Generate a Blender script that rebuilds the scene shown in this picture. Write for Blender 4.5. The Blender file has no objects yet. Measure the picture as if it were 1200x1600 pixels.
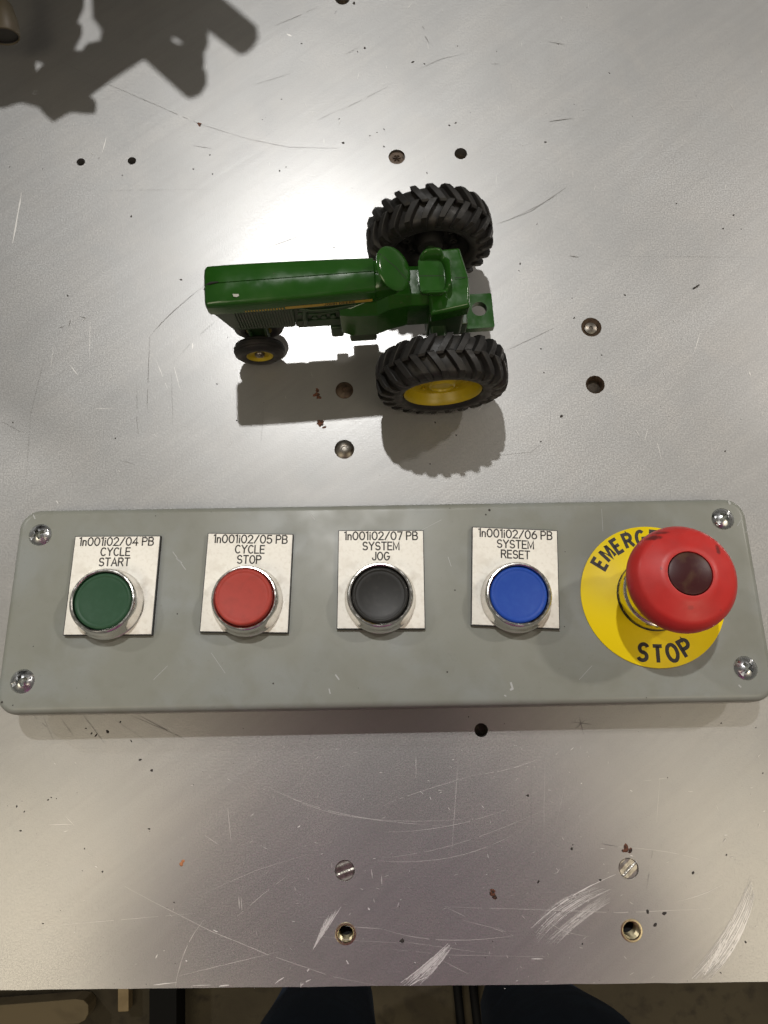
import bpy, bmesh, math, random
from mathutils import Vector, Matrix
from mathutils.geometry import tessellate_polygon
random.seed(7)
R = math.radians
PI = math.pi
K = 0.001                                   # everything below is written in millimetres
SC = bpy.context.scene
COL = SC.collection

# ------------------------------------------------------------------ camera
CAM_H = 350.0
cam_d = bpy.data.cameras.new('camera')
cam_d.sensor_fit = 'VERTICAL'
cam_d.sensor_height = 36.0
cam_d.lens = 27.0
cam_d.clip_start = 0.004
cam_d.clip_end = 60.0
cam = bpy.data.objects.new('camera', cam_d)
cam.location = (0, 0, CAM_H * K)
cam.rotation_euler = (R(12.0), 0, 0)
COL.objects.link(cam)
SC.camera = cam

# ------------------------------------------------------------------ world + lamps of the workshop ceiling
world = bpy.data.worlds.new('World')
SC.world = world
world.use_nodes = True
bg = world.node_tree.nodes['Background']
bg.inputs['Color'].default_value = (1.0, 0.95, 0.83, 1)
bg.inputs['Strength'].default_value = 0.135

def lamp(name, at, target, size, power, col):
    l = bpy.data.lights.new(name, 'AREA')
    l.shape = 'DISK'
    l.size = size
    l.energy = power
    l.color = col
    o = bpy.data.objects.new(name, l)
    o.location = Vector(at)
    o.rotation_euler = (Vector(target) - Vector(at)).to_track_quat('-Z', 'Y').to_euler()
    COL.objects.link(o)
    return o

LX, LY = -0.085, 0.53                        # horizontal shift towards the main lamp per unit of height
lamp('ceiling_lamp_main', (LX * 3.2, 0.10 + LY * 3.2, 3.2), (0, 0.10, 0), 0.08, 62, (1.0, 0.985, 0.96))
lamp('ceiling_panel', (-1.2, -1.0, 2.5), (0, -0.05, 0), 1.3, 21, (1.0, 0.87, 0.64))
lamp('ceiling_panel', (1.2, -1.0, 2.5), (0, -0.05, 0), 1.3, 21, (1.0, 0.87, 0.64))
lamp('ceiling_lamp_side', (-3.3, 2.4, 2.9), (0, 0.05, 0), 0.20, 40, (1.0, 0.97, 0.93))
lamp('ceiling_lamp_side', (3.0, 1.9, 2.9), (0, 0.05, 0), 0.20, 55, (1.0, 0.93, 0.86))

SC.view_settings.view_transform = 'Standard'
SC.view_settings.look = 'None'
SC.view_settings.gamma = 1.0
SC.view_settings.exposure = 0.0
SC.view_settings.use_curve_mapping = False
SC.cycles.max_bounces = 8

# ------------------------------------------------------------------ materials
def mat(name, col, rough=0.5, metal=0.0, noise=None, rnoise=None, bump=None, coat=0.0, spec=0.5, trans=0.0):
    """noise = [(scale, colour2, lo, hi)], rnoise = (scale, lo, hi), bump = (scale, strength, distance_mm)"""
    m = bpy.data.materials.new(name)
    m.use_nodes = True
    nt = m.node_tree
    b = nt.nodes['Principled BSDF']
    b.inputs['Base Color'].default_value = (*col, 1)
    b.inputs['Roughness'].default_value = rough
    b.inputs['Metallic'].default_value = metal
    b.inputs['Coat Weight'].default_value = coat
    b.inputs['Specular IOR Level'].default_value = spec
    b.inputs['Transmission Weight'].default_value = trans
    tc = nt.nodes.new('ShaderNodeTexCoord')
    def nz(scale, det=3.0, dist=0.0):
        n = nt.nodes.new('ShaderNodeTexNoise')
        n.inputs['Scale'].default_value = scale
        n.inputs['Detail'].default_value = det
        n.inputs['Distortion'].default_value = dist
        nt.links.new(tc.outputs['Object'], n.inputs['Vector'])
        return n
    cur = None
    for (s, c2, lo, hi) in (noise or []):
        n = nz(s, 4.0, 0.3)
        mr = nt.nodes.new('ShaderNodeMapRange')
        mr.inputs['From Min'].default_value = lo
        mr.inputs['From Max'].default_value = hi
        nt.links.new(n.outputs['Fac'], mr.inputs['Value'])
        mx = nt.nodes.new('ShaderNodeMix')
        mx.data_type = 'RGBA'
        nt.links.new(mr.outputs['Result'], mx.inputs['Factor'])
        if cur is None:
            mx.inputs[6].default_value = (*col, 1)
        else:
            nt.links.new(cur, mx.inputs[6])
        mx.inputs[7].default_value = (*c2, 1)
        cur = mx.outputs[2]
    if cur is not None:
        nt.links.new(cur, b.inputs['Base Color'])
    if rnoise:
        n = nz(rnoise[0])
        mr = nt.nodes.new('ShaderNodeMapRange')
        mr.inputs['From Min'].default_value = 0.3
        mr.inputs['From Max'].default_value = 0.7
        mr.inputs['To Min'].default_value = rnoise[1]
        mr.inputs['To Max'].default_value = rnoise[2]
        nt.links.new(n.outputs['Fac'], mr.inputs['Value'])
        nt.links.new(mr.outputs['Result'], b.inputs['Roughness'])
    if bump:
        n = nz(bump[0], 2.0)
        bp = nt.nodes.new('ShaderNodeBump')
        bp.inputs['Strength'].default_value = bump[1]
        bp.inputs['Distance'].default_value = bump[2] * K
        nt.links.new(n.outputs['Fac'], bp.inputs['Height'])
        nt.links.new(bp.outputs['Normal'], b.inputs['Normal'])
    return m

def table_material():
    m = bpy.data.materials.new('dull_sheet_metal')
    m.use_nodes = True
    nt = m.node_tree
    L = nt.links
    b = nt.nodes['Principled BSDF']
    tc = nt.nodes.new('ShaderNodeTexCoord')
    def noise(scale, det, vec=None, dist=0.0):
        n = nt.nodes.new('ShaderNodeTexNoise')
        n.inputs['Scale'].default_value = scale
        n.inputs['Detail'].default_value = det
        n.inputs['Distortion'].default_value = dist
        L.new(vec or tc.outputs['Object'], n.inputs['Vector'])
        return n
    def rng(src, a, c, lo, hi):
        r = nt.nodes.new('ShaderNodeMapRange')
        r.inputs['From Min'].default_value = a
        r.inputs['From Max'].default_value = c
        r.inputs['To Min'].default_value = lo
        r.inputs['To Max'].default_value = hi
        L.new(src, r.inputs['Value'])
        return r.outputs['Result']
    def mix(fac, c1, c2, mode='MIX'):
        x = nt.nodes.new('ShaderNodeMix')
        x.data_type = 'RGBA'
        x.blend_type = mode
        if isinstance(fac, float):
            x.inputs['Factor'].default_value = fac
        else:
            L.new(fac, x.inputs['Factor'])
        for i, c in ((6, c1), (7, c2)):
            if isinstance(c, tuple):
                x.inputs[i].default_value = (*c, 1)
            else:
                L.new(c, x.inputs[i])
        return x.outputs[2]
    grain = noise(1450, 2.0)
    # rolled grain, slightly stretched on a diagonal
    mp = nt.nodes.new('ShaderNodeMapping')
    mp.inputs['Rotation'].default_value = (0, 0, R(-38))
    L.new(tc.outputs['Object'], mp.inputs['Vector'])
    mp0, mp = mp, nt.nodes.new('ShaderNodeMapping')
    mp.inputs['Scale'].default_value = (0.07, 1.0, 1.0)
    L.new(mp0.outputs['Vector'], mp.inputs['Vector'])
    streak = noise(230, 6.0, mp.outputs['Vector'], 0.5)
    cloud = noise(14, 3.0, None, 0.6)
    cloud2 = noise(42, 5.0, None, 0.8)
    c = mix(rng(cloud.outputs['Fac'], 0.35, 0.65, 0, 1), (0.41, 0.41, 0.406), (0.345, 0.345, 0.341))
    c = mix(rng(cloud2.outputs['Fac'], 0.40, 0.70, 0, 0.5), c, (0.43, 0.416, 0.396))
    c = mix(rng(streak.outputs['Fac'], 0.42, 0.72, 0, 0.32), c, (0.30, 0.297, 0.293))
    c = mix(rng(grain.outputs['Fac'], 0.36, 0.64, 0.0, 0.62), c, (0.215, 0.214, 0.213))
    L.new(c, b.inputs['Base Color'])
    b.inputs['Metallic'].default_value = 1.0
    L.new(rng(grain.outputs['Fac'], 0.25, 0.75, 0.50, 0.64), b.inputs['Roughness'])
    b2 = nt.nodes.new('ShaderNodeBsdfPrincipled')
    b2.inputs['Metallic'].default_value = 1.0
    b2.inputs['Base Color'].default_value = (0.62, 0.62, 0.62, 1)
    L.new(rng(grain.outputs['Fac'], 0.25, 0.75, 0.25, 0.32), b2.inputs['Roughness'])
    ms = nt.nodes.new('ShaderNodeMixShader')
    L.new(rng(grain.outputs['Fac'], 0.35, 0.65, 0.05, 0.24), ms.inputs[0])
    L.new(b.outputs[0], ms.inputs[1])
    L.new(b2.outputs[0], ms.inputs[2])
    L.new(ms.outputs[0], nt.nodes['Material Output'].inputs['Surface'])
    bp = nt.nodes.new('ShaderNodeBump')
    bp.inputs['Strength'].default_value = 0.4
    bp.inputs['Distance'].default_value = 0.06 * K
    L.new(grain.outputs['Fac'], bp.inputs['Height'])
    bp2 = nt.nodes.new('ShaderNodeBump')
    bp2.inputs['Strength'].default_value = 0.10
    bp2.inputs['Distance'].default_value = 0.2 * K
    L.new(streak.outputs['Fac'], bp2.inputs['Height'])
    L.new(bp.outputs['Normal'], bp2.inputs['Normal'])
    L.new(bp2.outputs['Normal'], b.inputs['Normal'])
    L.new(bp2.outputs['Normal'], b2.inputs['Normal'])
    return m

M = {}
M['table'] = table_material()
M['grey_paint'] = mat('grey_enamel', (0.214, 0.221, 0.192), 0.34, noise=[(26, (0.238, 0.255, 0.248), 0.44, 0.74), (75, (0.190, 0.195, 0.164), 0.47, 0.80), (900, (0.17, 0.175, 0.155), 0.62, 0.9)], rnoise=(38, 0.26, 0.42), bump=(900, 0.05, 0.05), spec=0.26)
M['base_paint'] = mat('grey_base_enamel', (0.17, 0.165, 0.14), 0.5)
M['plate_face'] = mat('engraving_laminate_face', (0.79, 0.77, 0.70), 0.42, noise=[(120, (0.58, 0.54, 0.46), 0.55, 0.8), (600, (0.68, 0.65, 0.57), 0.5, 0.8)])
M['plate_core'] = mat('engraving_laminate_core', (0.018, 0.017, 0.016), 0.5)
M['letter'] = mat('engraved_black', (0.022, 0.018, 0.016), 0.6)
M['chrome'] = mat('chromed_metal', (0.72, 0.70, 0.67), 0.14, 1.0, rnoise=(500, 0.08, 0.28), bump=(350, 0.10, 0.1))
M['zinc'] = mat('zinc_plated_steel', (0.56, 0.57, 0.58), 0.25, 1.0, rnoise=(700, 0.16, 0.36), bump=(800, 0.2, 0.1))
M['green_cap'] = mat('green_button_plastic', (0.022, 0.066, 0.033), 0.42, noise=[(300, (0.028, 0.076, 0.041), 0.45, 0.8)], bump=(1500, 0.12, 0.04), spec=0.18)
M['red_cap'] = mat('red_button_plastic', (0.37, 0.050, 0.037), 0.45, noise=[(300, (0.31, 0.046, 0.034), 0.45, 0.8)], bump=(1500, 0.10, 0.04), spec=0.18)
M['black_cap'] = mat('black_button_plastic', (0.020, 0.0195, 0.018), 0.36, noise=[(300, (0.032, 0.031, 0.028), 0.5, 0.8)], bump=(1500, 0.12, 0.04), spec=0.14)
M['blue_cap'] = mat('blue_button_plastic', (0.014, 0.060, 0.34), 0.42, noise=[(300, (0.02, 0.075, 0.36), 0.45, 0.8)], bump=(1500, 0.10, 0.04), spec=0.18)
M['yellow_disc'] = mat('yellow_legend_plastic', (0.82, 0.62, 0.003), 0.42, noise=[(60, (0.76, 0.55, 0.003), 0.45, 0.75)], spec=0.18)
M['red_head'] = mat('red_mushroom_plastic', (0.46, 0.027, 0.023), 0.40, noise=[(90, (0.38, 0.024, 0.021), 0.45, 0.75), (260, (0.20, 0.03, 0.03), 0.70, 0.80)], rnoise=(200, 0.34, 0.48), bump=(1600, 0.12, 0.05), spec=0.32)
def add_smudges(m, spots):
    nt = m.node_tree
    b = nt.nodes['Principled BSDF']
    src = b.inputs['Base Color'].links[0].from_socket
    tc = nt.nodes.new('ShaderNodeTexCoord')
    nz = nt.nodes.new('ShaderNodeTexNoise')
    nz.inputs['Scale'].default_value = 650
    nt.links.new(tc.outputs['Object'], nz.inputs['Vector'])
    for (x, y, z, rx, ry, amt) in spots:
        mp = nt.nodes.new('ShaderNodeMapping')
        mp.inputs['Location'].default_value = (-x / rx, -y / ry, -z / 4)
        mp.inputs['Scale'].default_value = (1000 / rx, 1000 / ry, 250)
        nt.links.new(tc.outputs['Object'], mp.inputs['Vector'])
        ln = nt.nodes.new('ShaderNodeVectorMath')
        ln.operation = 'LENGTH'
        nt.links.new(mp.outputs['Vector'], ln.inputs[0])
        ad = nt.nodes.new('ShaderNodeMath')
        nt.links.new(ln.outputs['Value'], ad.inputs[0])
        nt.links.new(nz.outputs['Fac'], ad.inputs[1])
        mr = nt.nodes.new('ShaderNodeMapRange')
        mr.inputs['From Min'].default_value = 1.05
        mr.inputs['From Max'].default_value = 1.5
        mr.inputs['To Min'].default_value = amt
        mr.inputs['To Max'].default_value = 0.0
        nt.links.new(ad.outputs[0], mr.inputs['Value'])
        mx = nt.nodes.new('ShaderNodeMix')
        mx.data_type = 'RGBA'
        nt.links.new(mr.outputs['Result'], mx.inputs['Factor'])
        nt.links.new(src, mx.inputs[6])
        mx.inputs[7].default_value = (0.03, 0.012, 0.011, 1)
        src = mx.outputs[2]
    nt.links.new(src, b.inputs['Base Color'])
add_smudges(M['red_head'], [(-11.5, 15.5, 32.5, 3.6, 1.5, 0.75), (-8, 17.5, 31.8, 4.0, 0.9, 0.6), (13.0, 10.0, 33.5, 1.3, 2.4, 0.7), (-1, -13, 33.5, 1.6, 1.2, 0.25)])
M['lens'] = mat('dark_red_lens', (0.042, 0.009, 0.010), 0.34, noise=[(110, (0.085, 0.048, 0.026), 0.48, 0.72)], bump=(500, 0.12, 0.1), spec=0.18)
M['toy_green'] = mat('green_cast_paint', (0.012, 0.058, 0.0065), 0.24, noise=[(90, (0.018, 0.068, 0.010), 0.45, 0.75), (420, (0.05, 0.06, 0.03), 0.70, 0.82)], rnoise=(160, 0.10, 0.24), bump=(420, 0.12, 0.15), spec=0.4)
M['toy_green_dull'] = mat('green_dull_paint', (0.008, 0.030, 0.007), 0.42, noise=[(160, (0.026, 0.034, 0.016), 0.50, 0.80)], bump=(420, 0.15, 0.15))  # darker, rougher green with olive mottling for the lower castings
M['seam'] = mat('seam_dirt', (0.006, 0.008, 0.005), 0.8)
M['toy_yellow'] = mat('yellow_toy_plastic', (0.36, 0.27, 0.003), 0.38, noise=[(120, (0.28, 0.21, 0.006), 0.45, 0.75)])
M['decal_yellow'] = mat('yellow_decal', (0.34, 0.22, 0.02), 0.5)
M['rubber'] = mat('black_tyre_rubber', (0.011, 0.0105, 0.010), 0.55, noise=[(140, (0.030, 0.026, 0.021), 0.52, 0.80)], rnoise=(300, 0.40, 0.62), bump=(700, 0.2, 0.1), spec=0.35)
M['black_core'] = mat('black_wheel_plastic', (0.008, 0.008, 0.008), 0.6)
M['chip'] = mat('bare_chip', (0.30, 0.30, 0.26), 0.5)
M['rusty'] = mat('rusty_steel', (0.075, 0.050, 0.032), 0.55, 0.35, noise=[(500, (0.035, 0.022, 0.014), 0.45, 0.65)], bump=(700, 0.5, 0.3))
M['dull_steel'] = mat('dull_screw_steel', (0.17, 0.155, 0.135), 0.36, 0.9, noise=[(400, (0.07, 0.052, 0.036), 0.48, 0.70)], bump=(500, 0.3, 0.2))
M['plug'] = mat('ground_flush_plug', (0.36, 0.345, 0.31), 0.34, 0.9, noise=[(350, (0.20, 0.185, 0.155), 0.45, 0.7)], bump=(260, 0.5, 0.35))
M['brass'] = mat('threaded_metal', (0.46, 0.40, 0.26), 0.32, 1.0, bump=(600, 0.3, 0.1))
M['hole_dark'] = mat('hole_dirt', (0.030, 0.022, 0.015), 0.8, noise=[(700, (0.09, 0.07, 0.05), 0.5, 0.8)])
M['scratch_light'] = mat('bare_scratch', (0.74, 0.73, 0.71), 0.5, 0.5)
M['scratch_soft'] = mat('soft_scratch', (0.58, 0.57, 0.55), 0.5, 0.7)
M['scratch_dark'] = mat('dark_scuff', (0.22, 0.216, 0.21), 0.6, 0.5)
M['scuff'] = mat('paint_scuff', (0.36, 0.37, 0.36), 0.5)
M['dirt'] = mat('dirt_speck', (0.028, 0.024, 0.020), 0.8)
M['rust'] = mat('rust_flake', (0.12, 0.042, 0.020), 0.8, noise=[(900, (0.022, 0.014, 0.010), 0.48, 0.60)], bump=(900, 0.6, 0.3))
M['orange_chip'] = mat('orange_chip', (0.42, 0.17, 0.07), 0.7)
M['floor'] = mat('stained_concrete', (0.066, 0.053, 0.030), 0.85, noise=[(9, (0.045, 0.035, 0.020), 0.42, 0.66), (45, (0.032, 0.024, 0.014), 0.52, 0.72)], bump=(200, 0.3, 1.0))
M['jeans'] = mat('blue_denim', (0.022, 0.042, 0.085), 0.85, noise=[(30, (0.035, 0.065, 0.12), 0.45, 0.7), (1400, (0.015, 0.03, 0.06), 0.45, 0.65)], bump=(1400, 0.4, 0.4))
M['jeans_dark'] = mat('dark_denim', (0.010, 0.016, 0.022), 0.88, noise=[(1400, (0.006, 0.010, 0.014), 0.45, 0.65)], bump=(1400, 0.4, 0.4))
M['shirt'] = mat('purple_shirt_cotton', (0.74, 0.23, 0.56), 0.9, bump=(900, 0.4, 0.4))
M['skin'] = mat('skin', (0.42, 0.25, 0.18), 0.55)
M['hair'] = mat('brown_hair', (0.03, 0.02, 0.014), 0.6)
M['shoe'] = mat('black_shoe', (0.012, 0.012, 0.012), 0.5)
M['phone'] = mat('dark_phone_glass', (0.012, 0.012, 0.014), 0.12)
M['wood'] = mat('pale_wood', (0.36, 0.27, 0.15), 0.75, noise=[(40, (0.26, 0.19, 0.10), 0.45, 0.7)])
M['card'] = mat('dusty_board', (0.17, 0.132, 0.075), 0.85, noise=[(18, (0.10, 0.075, 0.042), 0.45, 0.7)])
M['black_steel'] = mat('black_painted_steel', (0.005, 0.005, 0.0055), 0.6, spec=0.12)
M['beige_paint'] = mat('shaded_beige_tool_paint', (0.07, 0.058, 0.038), 0.5, noise=[(120, (0.08, 0.06, 0.04), 0.55, 0.8)])  # beige darkened: the shade the nozzle hangs in is put into its colour
M['alu'] = mat('machined_aluminium', (0.55, 0.55, 0.56), 0.35, 1.0)

# ------------------------------------------------------------------ mesh helpers
class MB:
    def __init__(s):
        s.v = []
        s.f = []
    def add(s, vs, fs):
        o = len(s.v)
        s.v += [tuple(p) for p in vs]
        s.f += [tuple(i + o for i in f) for f in fs]
        return s
    def box(s, x0, x1, y0, y1, z0, z1):
        v = [(x, y, z) for z in (z0, z1) for y in (y0, y1) for x in (x0, x1)]
        return s.add(v, [(0, 2, 3, 1), (4, 5, 7, 6), (0, 1, 5, 4), (2, 6, 7, 3), (0, 4, 6, 2), (1, 3, 7, 5)])
    def lathe(s, prof, n=48, axis='z', c=(0, 0, 0), cap0=False, cap1=False):
        vs, fs = [], []
        for (r, z) in prof:
            for i in range(n):
                a = 2 * PI * i / n
                p = (r * math.cos(a), r * math.sin(a), z)
                if axis == 'y':
                    p = (p[0], z, -p[1])
                elif axis == 'x':
                    p = (z, p[0], p[1])
                vs.append((p[0] + c[0], p[1] + c[1], p[2] + c[2]))
        for k in range(len(prof) - 1):
            for i in range(n):
                j = (i + 1) % n
                fs.append((k * n + i, k * n + j, (k + 1) * n + j, (k + 1) * n + i))
        if cap0:
            fs.append(tuple(reversed(range(n))))
        if cap1:
            fs.append(tuple((len(prof) - 1) * n + i for i in range(n)))
        return s.add(vs, fs)
    def tube(s, path, r, n=10, caps=True):
        P = [Vector(p) for p in path]
        rr = r if isinstance(r, (list, tuple)) else [r] * len(P)
        vs, fs = [], []
        up = Vector((0, 0, 1))
        for k, p in enumerate(P):
            d = (P[min(k + 1, len(P) - 1)] - P[max(k - 1, 0)]).normalized()
            a = d.cross(up)
            if a.length < 1e-4:
                a = d.cross(Vector((1, 0, 0)))
            a.normalize()
            b = a.cross(d)
            for i in range(n):
                t = 2 * PI * i / n
                vs.append(p + (a * math.cos(t) + b * math.sin(t)) * rr[k])
        for k in range(len(P) - 1):
            for i in range(n):
                j = (i + 1) % n
                fs.append((k * n + i, (k + 1) * n + i, (k + 1) * n + j, k * n + j))
        if caps:
            fs.append(tuple(range(n)))
            fs.append(tuple(reversed([(len(P) - 1) * n + i for i in range(n)])))
        return s.add(vs, fs)
    def prism(s, outer, z0, z1, holes=()):
        """an outline with holes, extruded"""
        loops = [list(outer)] + [list(h) for h in holes]
        flat = [p for l in loops for p in l]
        n = len(flat)
        tris = tessellate_polygon([[Vector((p[0], p[1], 0)) for p in l] for l in loops])
        vs = [(p[0], p[1], z1) for p in flat] + [(p[0], p[1], z0) for p in flat]
        fs = []
        for t in tris:
            a, b, c = (Vector(flat[i]) for i in t)
            ccw = (b.x - a.x) * (c.y - a.y) - (b.y - a.y) * (c.x - a.x) > 0
            t = tuple(t) if ccw else tuple(reversed(t))
            fs.append(t)
            fs.append(tuple(i + n for i in reversed(t)))
        o = 0
        for l in loops:
            m = len(l)
            for i in range(m):
                fs.append((o + i, o + (i + 1) % m, n + o + (i + 1) % m, n + o + i))
            o += m
        return s.add(vs, fs)
    def loft(s, rings, cap=True):
        n = len(rings[0])
        vs = [p for r in rings for p in r]
        fs = []
        for k in range(len(rings) - 1):
            for i in range(n):
                j = (i + 1) % n
                fs.append((k * n + i, k * n + j, (k + 1) * n + j, (k + 1) * n + i))
        if cap:
            fs.append(tuple(reversed(range(n))))
            fs.append(tuple((len(rings) - 1) * n + i for i in range(n)))
        return s.add(vs, fs)
    def mesh(s, name):
        me = bpy.data.meshes.new(name)
        me.from_pydata([(x * K, y * K, z * K) for x, y, z in s.v], [], s.f)
        bm = bmesh.new()
        bm.from_mesh(me)
        bmesh.ops.recalc_face_normals(bm, faces=bm.faces)
        bm.to_mesh(me)
        bm.free()
        me.update()
        return me

def link(name, me, m, parent=None, smooth=40, bevel=0.0, seg=3, loc=None, rot=None):
    if m is not None and not me.materials:
        me.materials.append(M[m])
    if smooth:
        for p in me.polygons:
            p.use_smooth = True
        me.set_sharp_from_angle(angle=R(smooth))
    o = bpy.data.objects.new(name, me)
    COL.objects.link(o)
    if parent:
        o.parent = parent
    if loc:
        o.location = [c * K for c in loc]
    if rot:
        o.rotation_euler = rot
    if bevel:
        md = o.modifiers.new('bevel', 'BEVEL')
        md.width = bevel * K
        md.segments = seg
        md.limit_method = 'ANGLE'
        md.angle_limit = R(35)
    return o

def part(name, mb, m, parent=None, **kw):
    return link(name, mb.mesh(name), m, parent, **kw)

def empty(name, loc=(0, 0, 0), rot=(0, 0, 0), parent=None):
    o = bpy.data.objects.new(name, None)
    o.empty_display_size = 0.01
    o.location = [c * K for c in loc]
    o.rotation_euler = rot
    COL.objects.link(o)
    if parent:
        o.parent = parent
    return o

def tag(o, label=None, cat=None, group=None, kind=None):
    if label: o['label'] = label
    if cat: o['category'] = cat
    if group: o['group'] = group
    if kind: o['kind'] = kind
    return o

def circ(cx, cy, r, n=28):
    return [(cx + r * math.cos(2 * PI * i / n), cy + r * math.sin(2 * PI * i / n)) for i in range(n)]

def rrect(hx, hy, r, n=8):
    pts = []
    for (sx, sy, a0) in ((1, 1, 0), (-1, 1, 90), (-1, -1, 180), (1, -1, 270)):
        for i in range(n + 1):
            a = R(a0 + 90 * i / n)
            pts.append((sx * (hx - r) + r * math.cos(a), sy * (hy - r) + r * math.sin(a)))
    return pts

# ------------------------------------------------------------------ single-stroke lettering (unit height, own width)
def arc(cx, cy, rx, ry, a0, a1, n=12):
    return [(cx + rx * math.cos(R(a0 + (a1 - a0) * i / n)), cy + ry * math.sin(R(a0 + (a1 - a0) * i / n))) for i in range(n + 1)]
G = {
 '1': (0.22, [[(0.0, 0.93), (0.19, 1.0), (0.19, 0.0)]]),
 'n': (0.42, [[(0.0, 0.64), (0.0, 0.0)], arc(0.20, 0.42, 0.20, 0.22, 180, 0) + [(0.40, 0.0)]]),
 '0': (0.64, [arc(0.32, 0.5, 0.32, 0.5, 0, 360, 24)]),
 'O': (0.66, [arc(0.33, 0.5, 0.33, 0.5, 0, 360, 24)]),
 'i': (0.08, [[(0.04, 0.64), (0.04, 0.0)], [(0.04, 0.90), (0.04, 0.86)]]),
 '2': (0.58, [arc(0.28, 0.72, 0.28, 0.28, 165, -30) + [(0.0, 0.0), (0.58, 0.0)]]),
 '/': (0.56, [[(0.0, 0.0), (0.56, 1.0)]]),
 '4': (0.66, [[(0.48, 0.0), (0.48, 1.0), (0.0, 0.30), (0.66, 0.30)]]),
 '5': (0.60, [[(0.54, 1.0), (0.08, 1.0), (0.04, 0.56)] + arc(0.28, 0.32, 0.31, 0.32, 130, -150)]),
 '6': (0.60, [arc(0.30, 0.31, 0.30, 0.31, 0, 360, 20), [(0.01, 0.36), (0.12, 0.70), (0.42, 1.0)]]),
 '7': (0.56, [[(0.0, 1.0), (0.56, 1.0), (0.20, 0.0)]]),
 'P': (0.58, [[(0, 0), (0, 1), (0.32, 1)] + arc(0.32, 0.74, 0.26, 0.26, 90, -90) + [(0, 0.48)]]),
 'B': (0.60, [[(0, 0), (0, 1), (0.32, 1)] + arc(0.32, 0.765, 0.235, 0.235, 90, -90) + [(0, 0.53)], [(0.32, 0.53)] + arc(0.33, 0.265, 0.27, 0.265, 90, -90) + [(0, 0)]]),
 'C': (0.62, [arc(0.34, 0.5, 0.34, 0.5, 48, 312, 20)]),
 'Y': (0.66, [[(0, 1), (0.33, 0.50), (0.33, 0)], [(0.66, 1), (0.33, 0.50)]]),
 'L': (0.50, [[(0, 1), (0, 0), (0.50, 0)]]),
 'E': (0.52, [[(0.52, 1), (0, 1), (0, 0), (0.52, 0)], [(0, 0.52), (0.46, 0.52)]]),
 'S': (0.58, [arc(0.29, 0.74, 0.27, 0.26, 30, 270, 14) + arc(0.29, 0.25, 0.29, 0.25, 85, -150, 14)]),
 'T': (0.60, [[(0, 1), (0.60, 1)], [(0.30, 1), (0.30, 0)]]),
 'A': (0.68, [[(0, 0), (0.34, 1), (0.68, 0)], [(0.12, 0.34), (0.56, 0.34)]]),
 'R': (0.60, [[(0, 0), (0, 1), (0.32, 1)] + arc(0.32, 0.75, 0.25, 0.25, 90, -90) + [(0, 0.50)], [(0.32, 0.50), (0.60, 0)]]),
 'M': (0.72, [[(0, 0), (0, 1), (0.36, 0.14), (0.72, 1), (0.72, 0)]]),
 'J': (0.44, [[(0.44, 1), (0.44, 0.26)] + arc(0.22, 0.24, 0.22, 0.24, 0, -180)]),
 'G': (0.68, [arc(0.34, 0.5, 0.34, 0.5, 48, 350, 20) + [(0.675, 0.46), (0.40, 0.46)]]),
 'N': (0.62, [[(0, 0), (0, 1), (0.62, 0), (0.62, 1)]]),
 'H': (0.60, [[(0, 0), (0, 1)], [(0.60, 0), (0.60, 1)], [(0, 0.52), (0.60, 0.52)]]),
 'D': (0.62, [[(0, 0), (0, 1), (0.28, 1)] + arc(0.28, 0.5, 0.34, 0.5, 90, -90) + [(0, 0)]]),
}
def stroke(mb, pts, hw, xf, lift, round_ends=True):
    """flat ribbon along a polyline; mitred bends; lift = height of the face"""
    n = len(pts)
    closed = n > 3 and math.hypot(pts[0][0] - pts[-1][0], pts[0][1] - pts[-1][1]) < 1e-6
    if closed:
        pts = pts[:-1]
        n -= 1
    L, Rr = [], []
    for i in range(n):
        a = pts[(i - 1) % n] if (closed or i > 0) else None
        c = pts[(i + 1) % n] if (closed or i < n - 1) else None
        p = pts[i]
        d1 = Vector((p[0] - a[0], p[1] - a[1])).normalized() if a else None
        d2 = Vector((c[0] - p[0], c[1] - p[1])).normalized() if c else None
        if d1 is None: d1 = d2
        if d2 is None: d2 = d1
        n1 = Vector((-d1.y, d1.x))
        n2 = Vector((-d2.y, d2.x))
        mt = n1 + n2
        if mt.length < 0.35:
            mt = n1
            k = hw
        else:
            mt.normalize()
            k = min(hw / max(mt.dot(n1), 0.4), hw * 2.2)
        q = Vector(p)
        if round_ends and not closed:
            if i == 0: q = q - d2 * hw * 0.8
            if i == n - 1: q = q + d1 * hw * 0.8
        L.append(q + mt * k)
        Rr.append(q - mt * k)
    vs = [(*xf(p.x, p.y), lift) for p in L] + [(*xf(p.x, p.y), lift) for p in Rr]
    m = n if closed else n - 1
    fs = [(i, n + i, n + (i + 1) % n, (i + 1) % n) for i in range(m)]
    mb.add(vs, fs)

def text_width(t, h, gap):
    return sum((0.36 if ch == ' ' else G[ch][0] + gap) * h for ch in t) - gap * h

def text_line(mb, t, cx, base, h, hw, lift, gap=0.17, sx=1.0, ends=True):
    x = cx - text_width(t, h, gap) * sx / 2
    for ch in t:
        if ch == ' ':
            x += 0.36 * h * sx
            continue
        wdt, strokes = G[ch]
        for st in strokes:
            stroke(mb, [(p[0] * h * sx, p[1] * h) for p in st], hw, lambda a, b, x=x: (x + a, base + b), lift, ends)
        x += (wdt + gap) * h * sx

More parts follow.
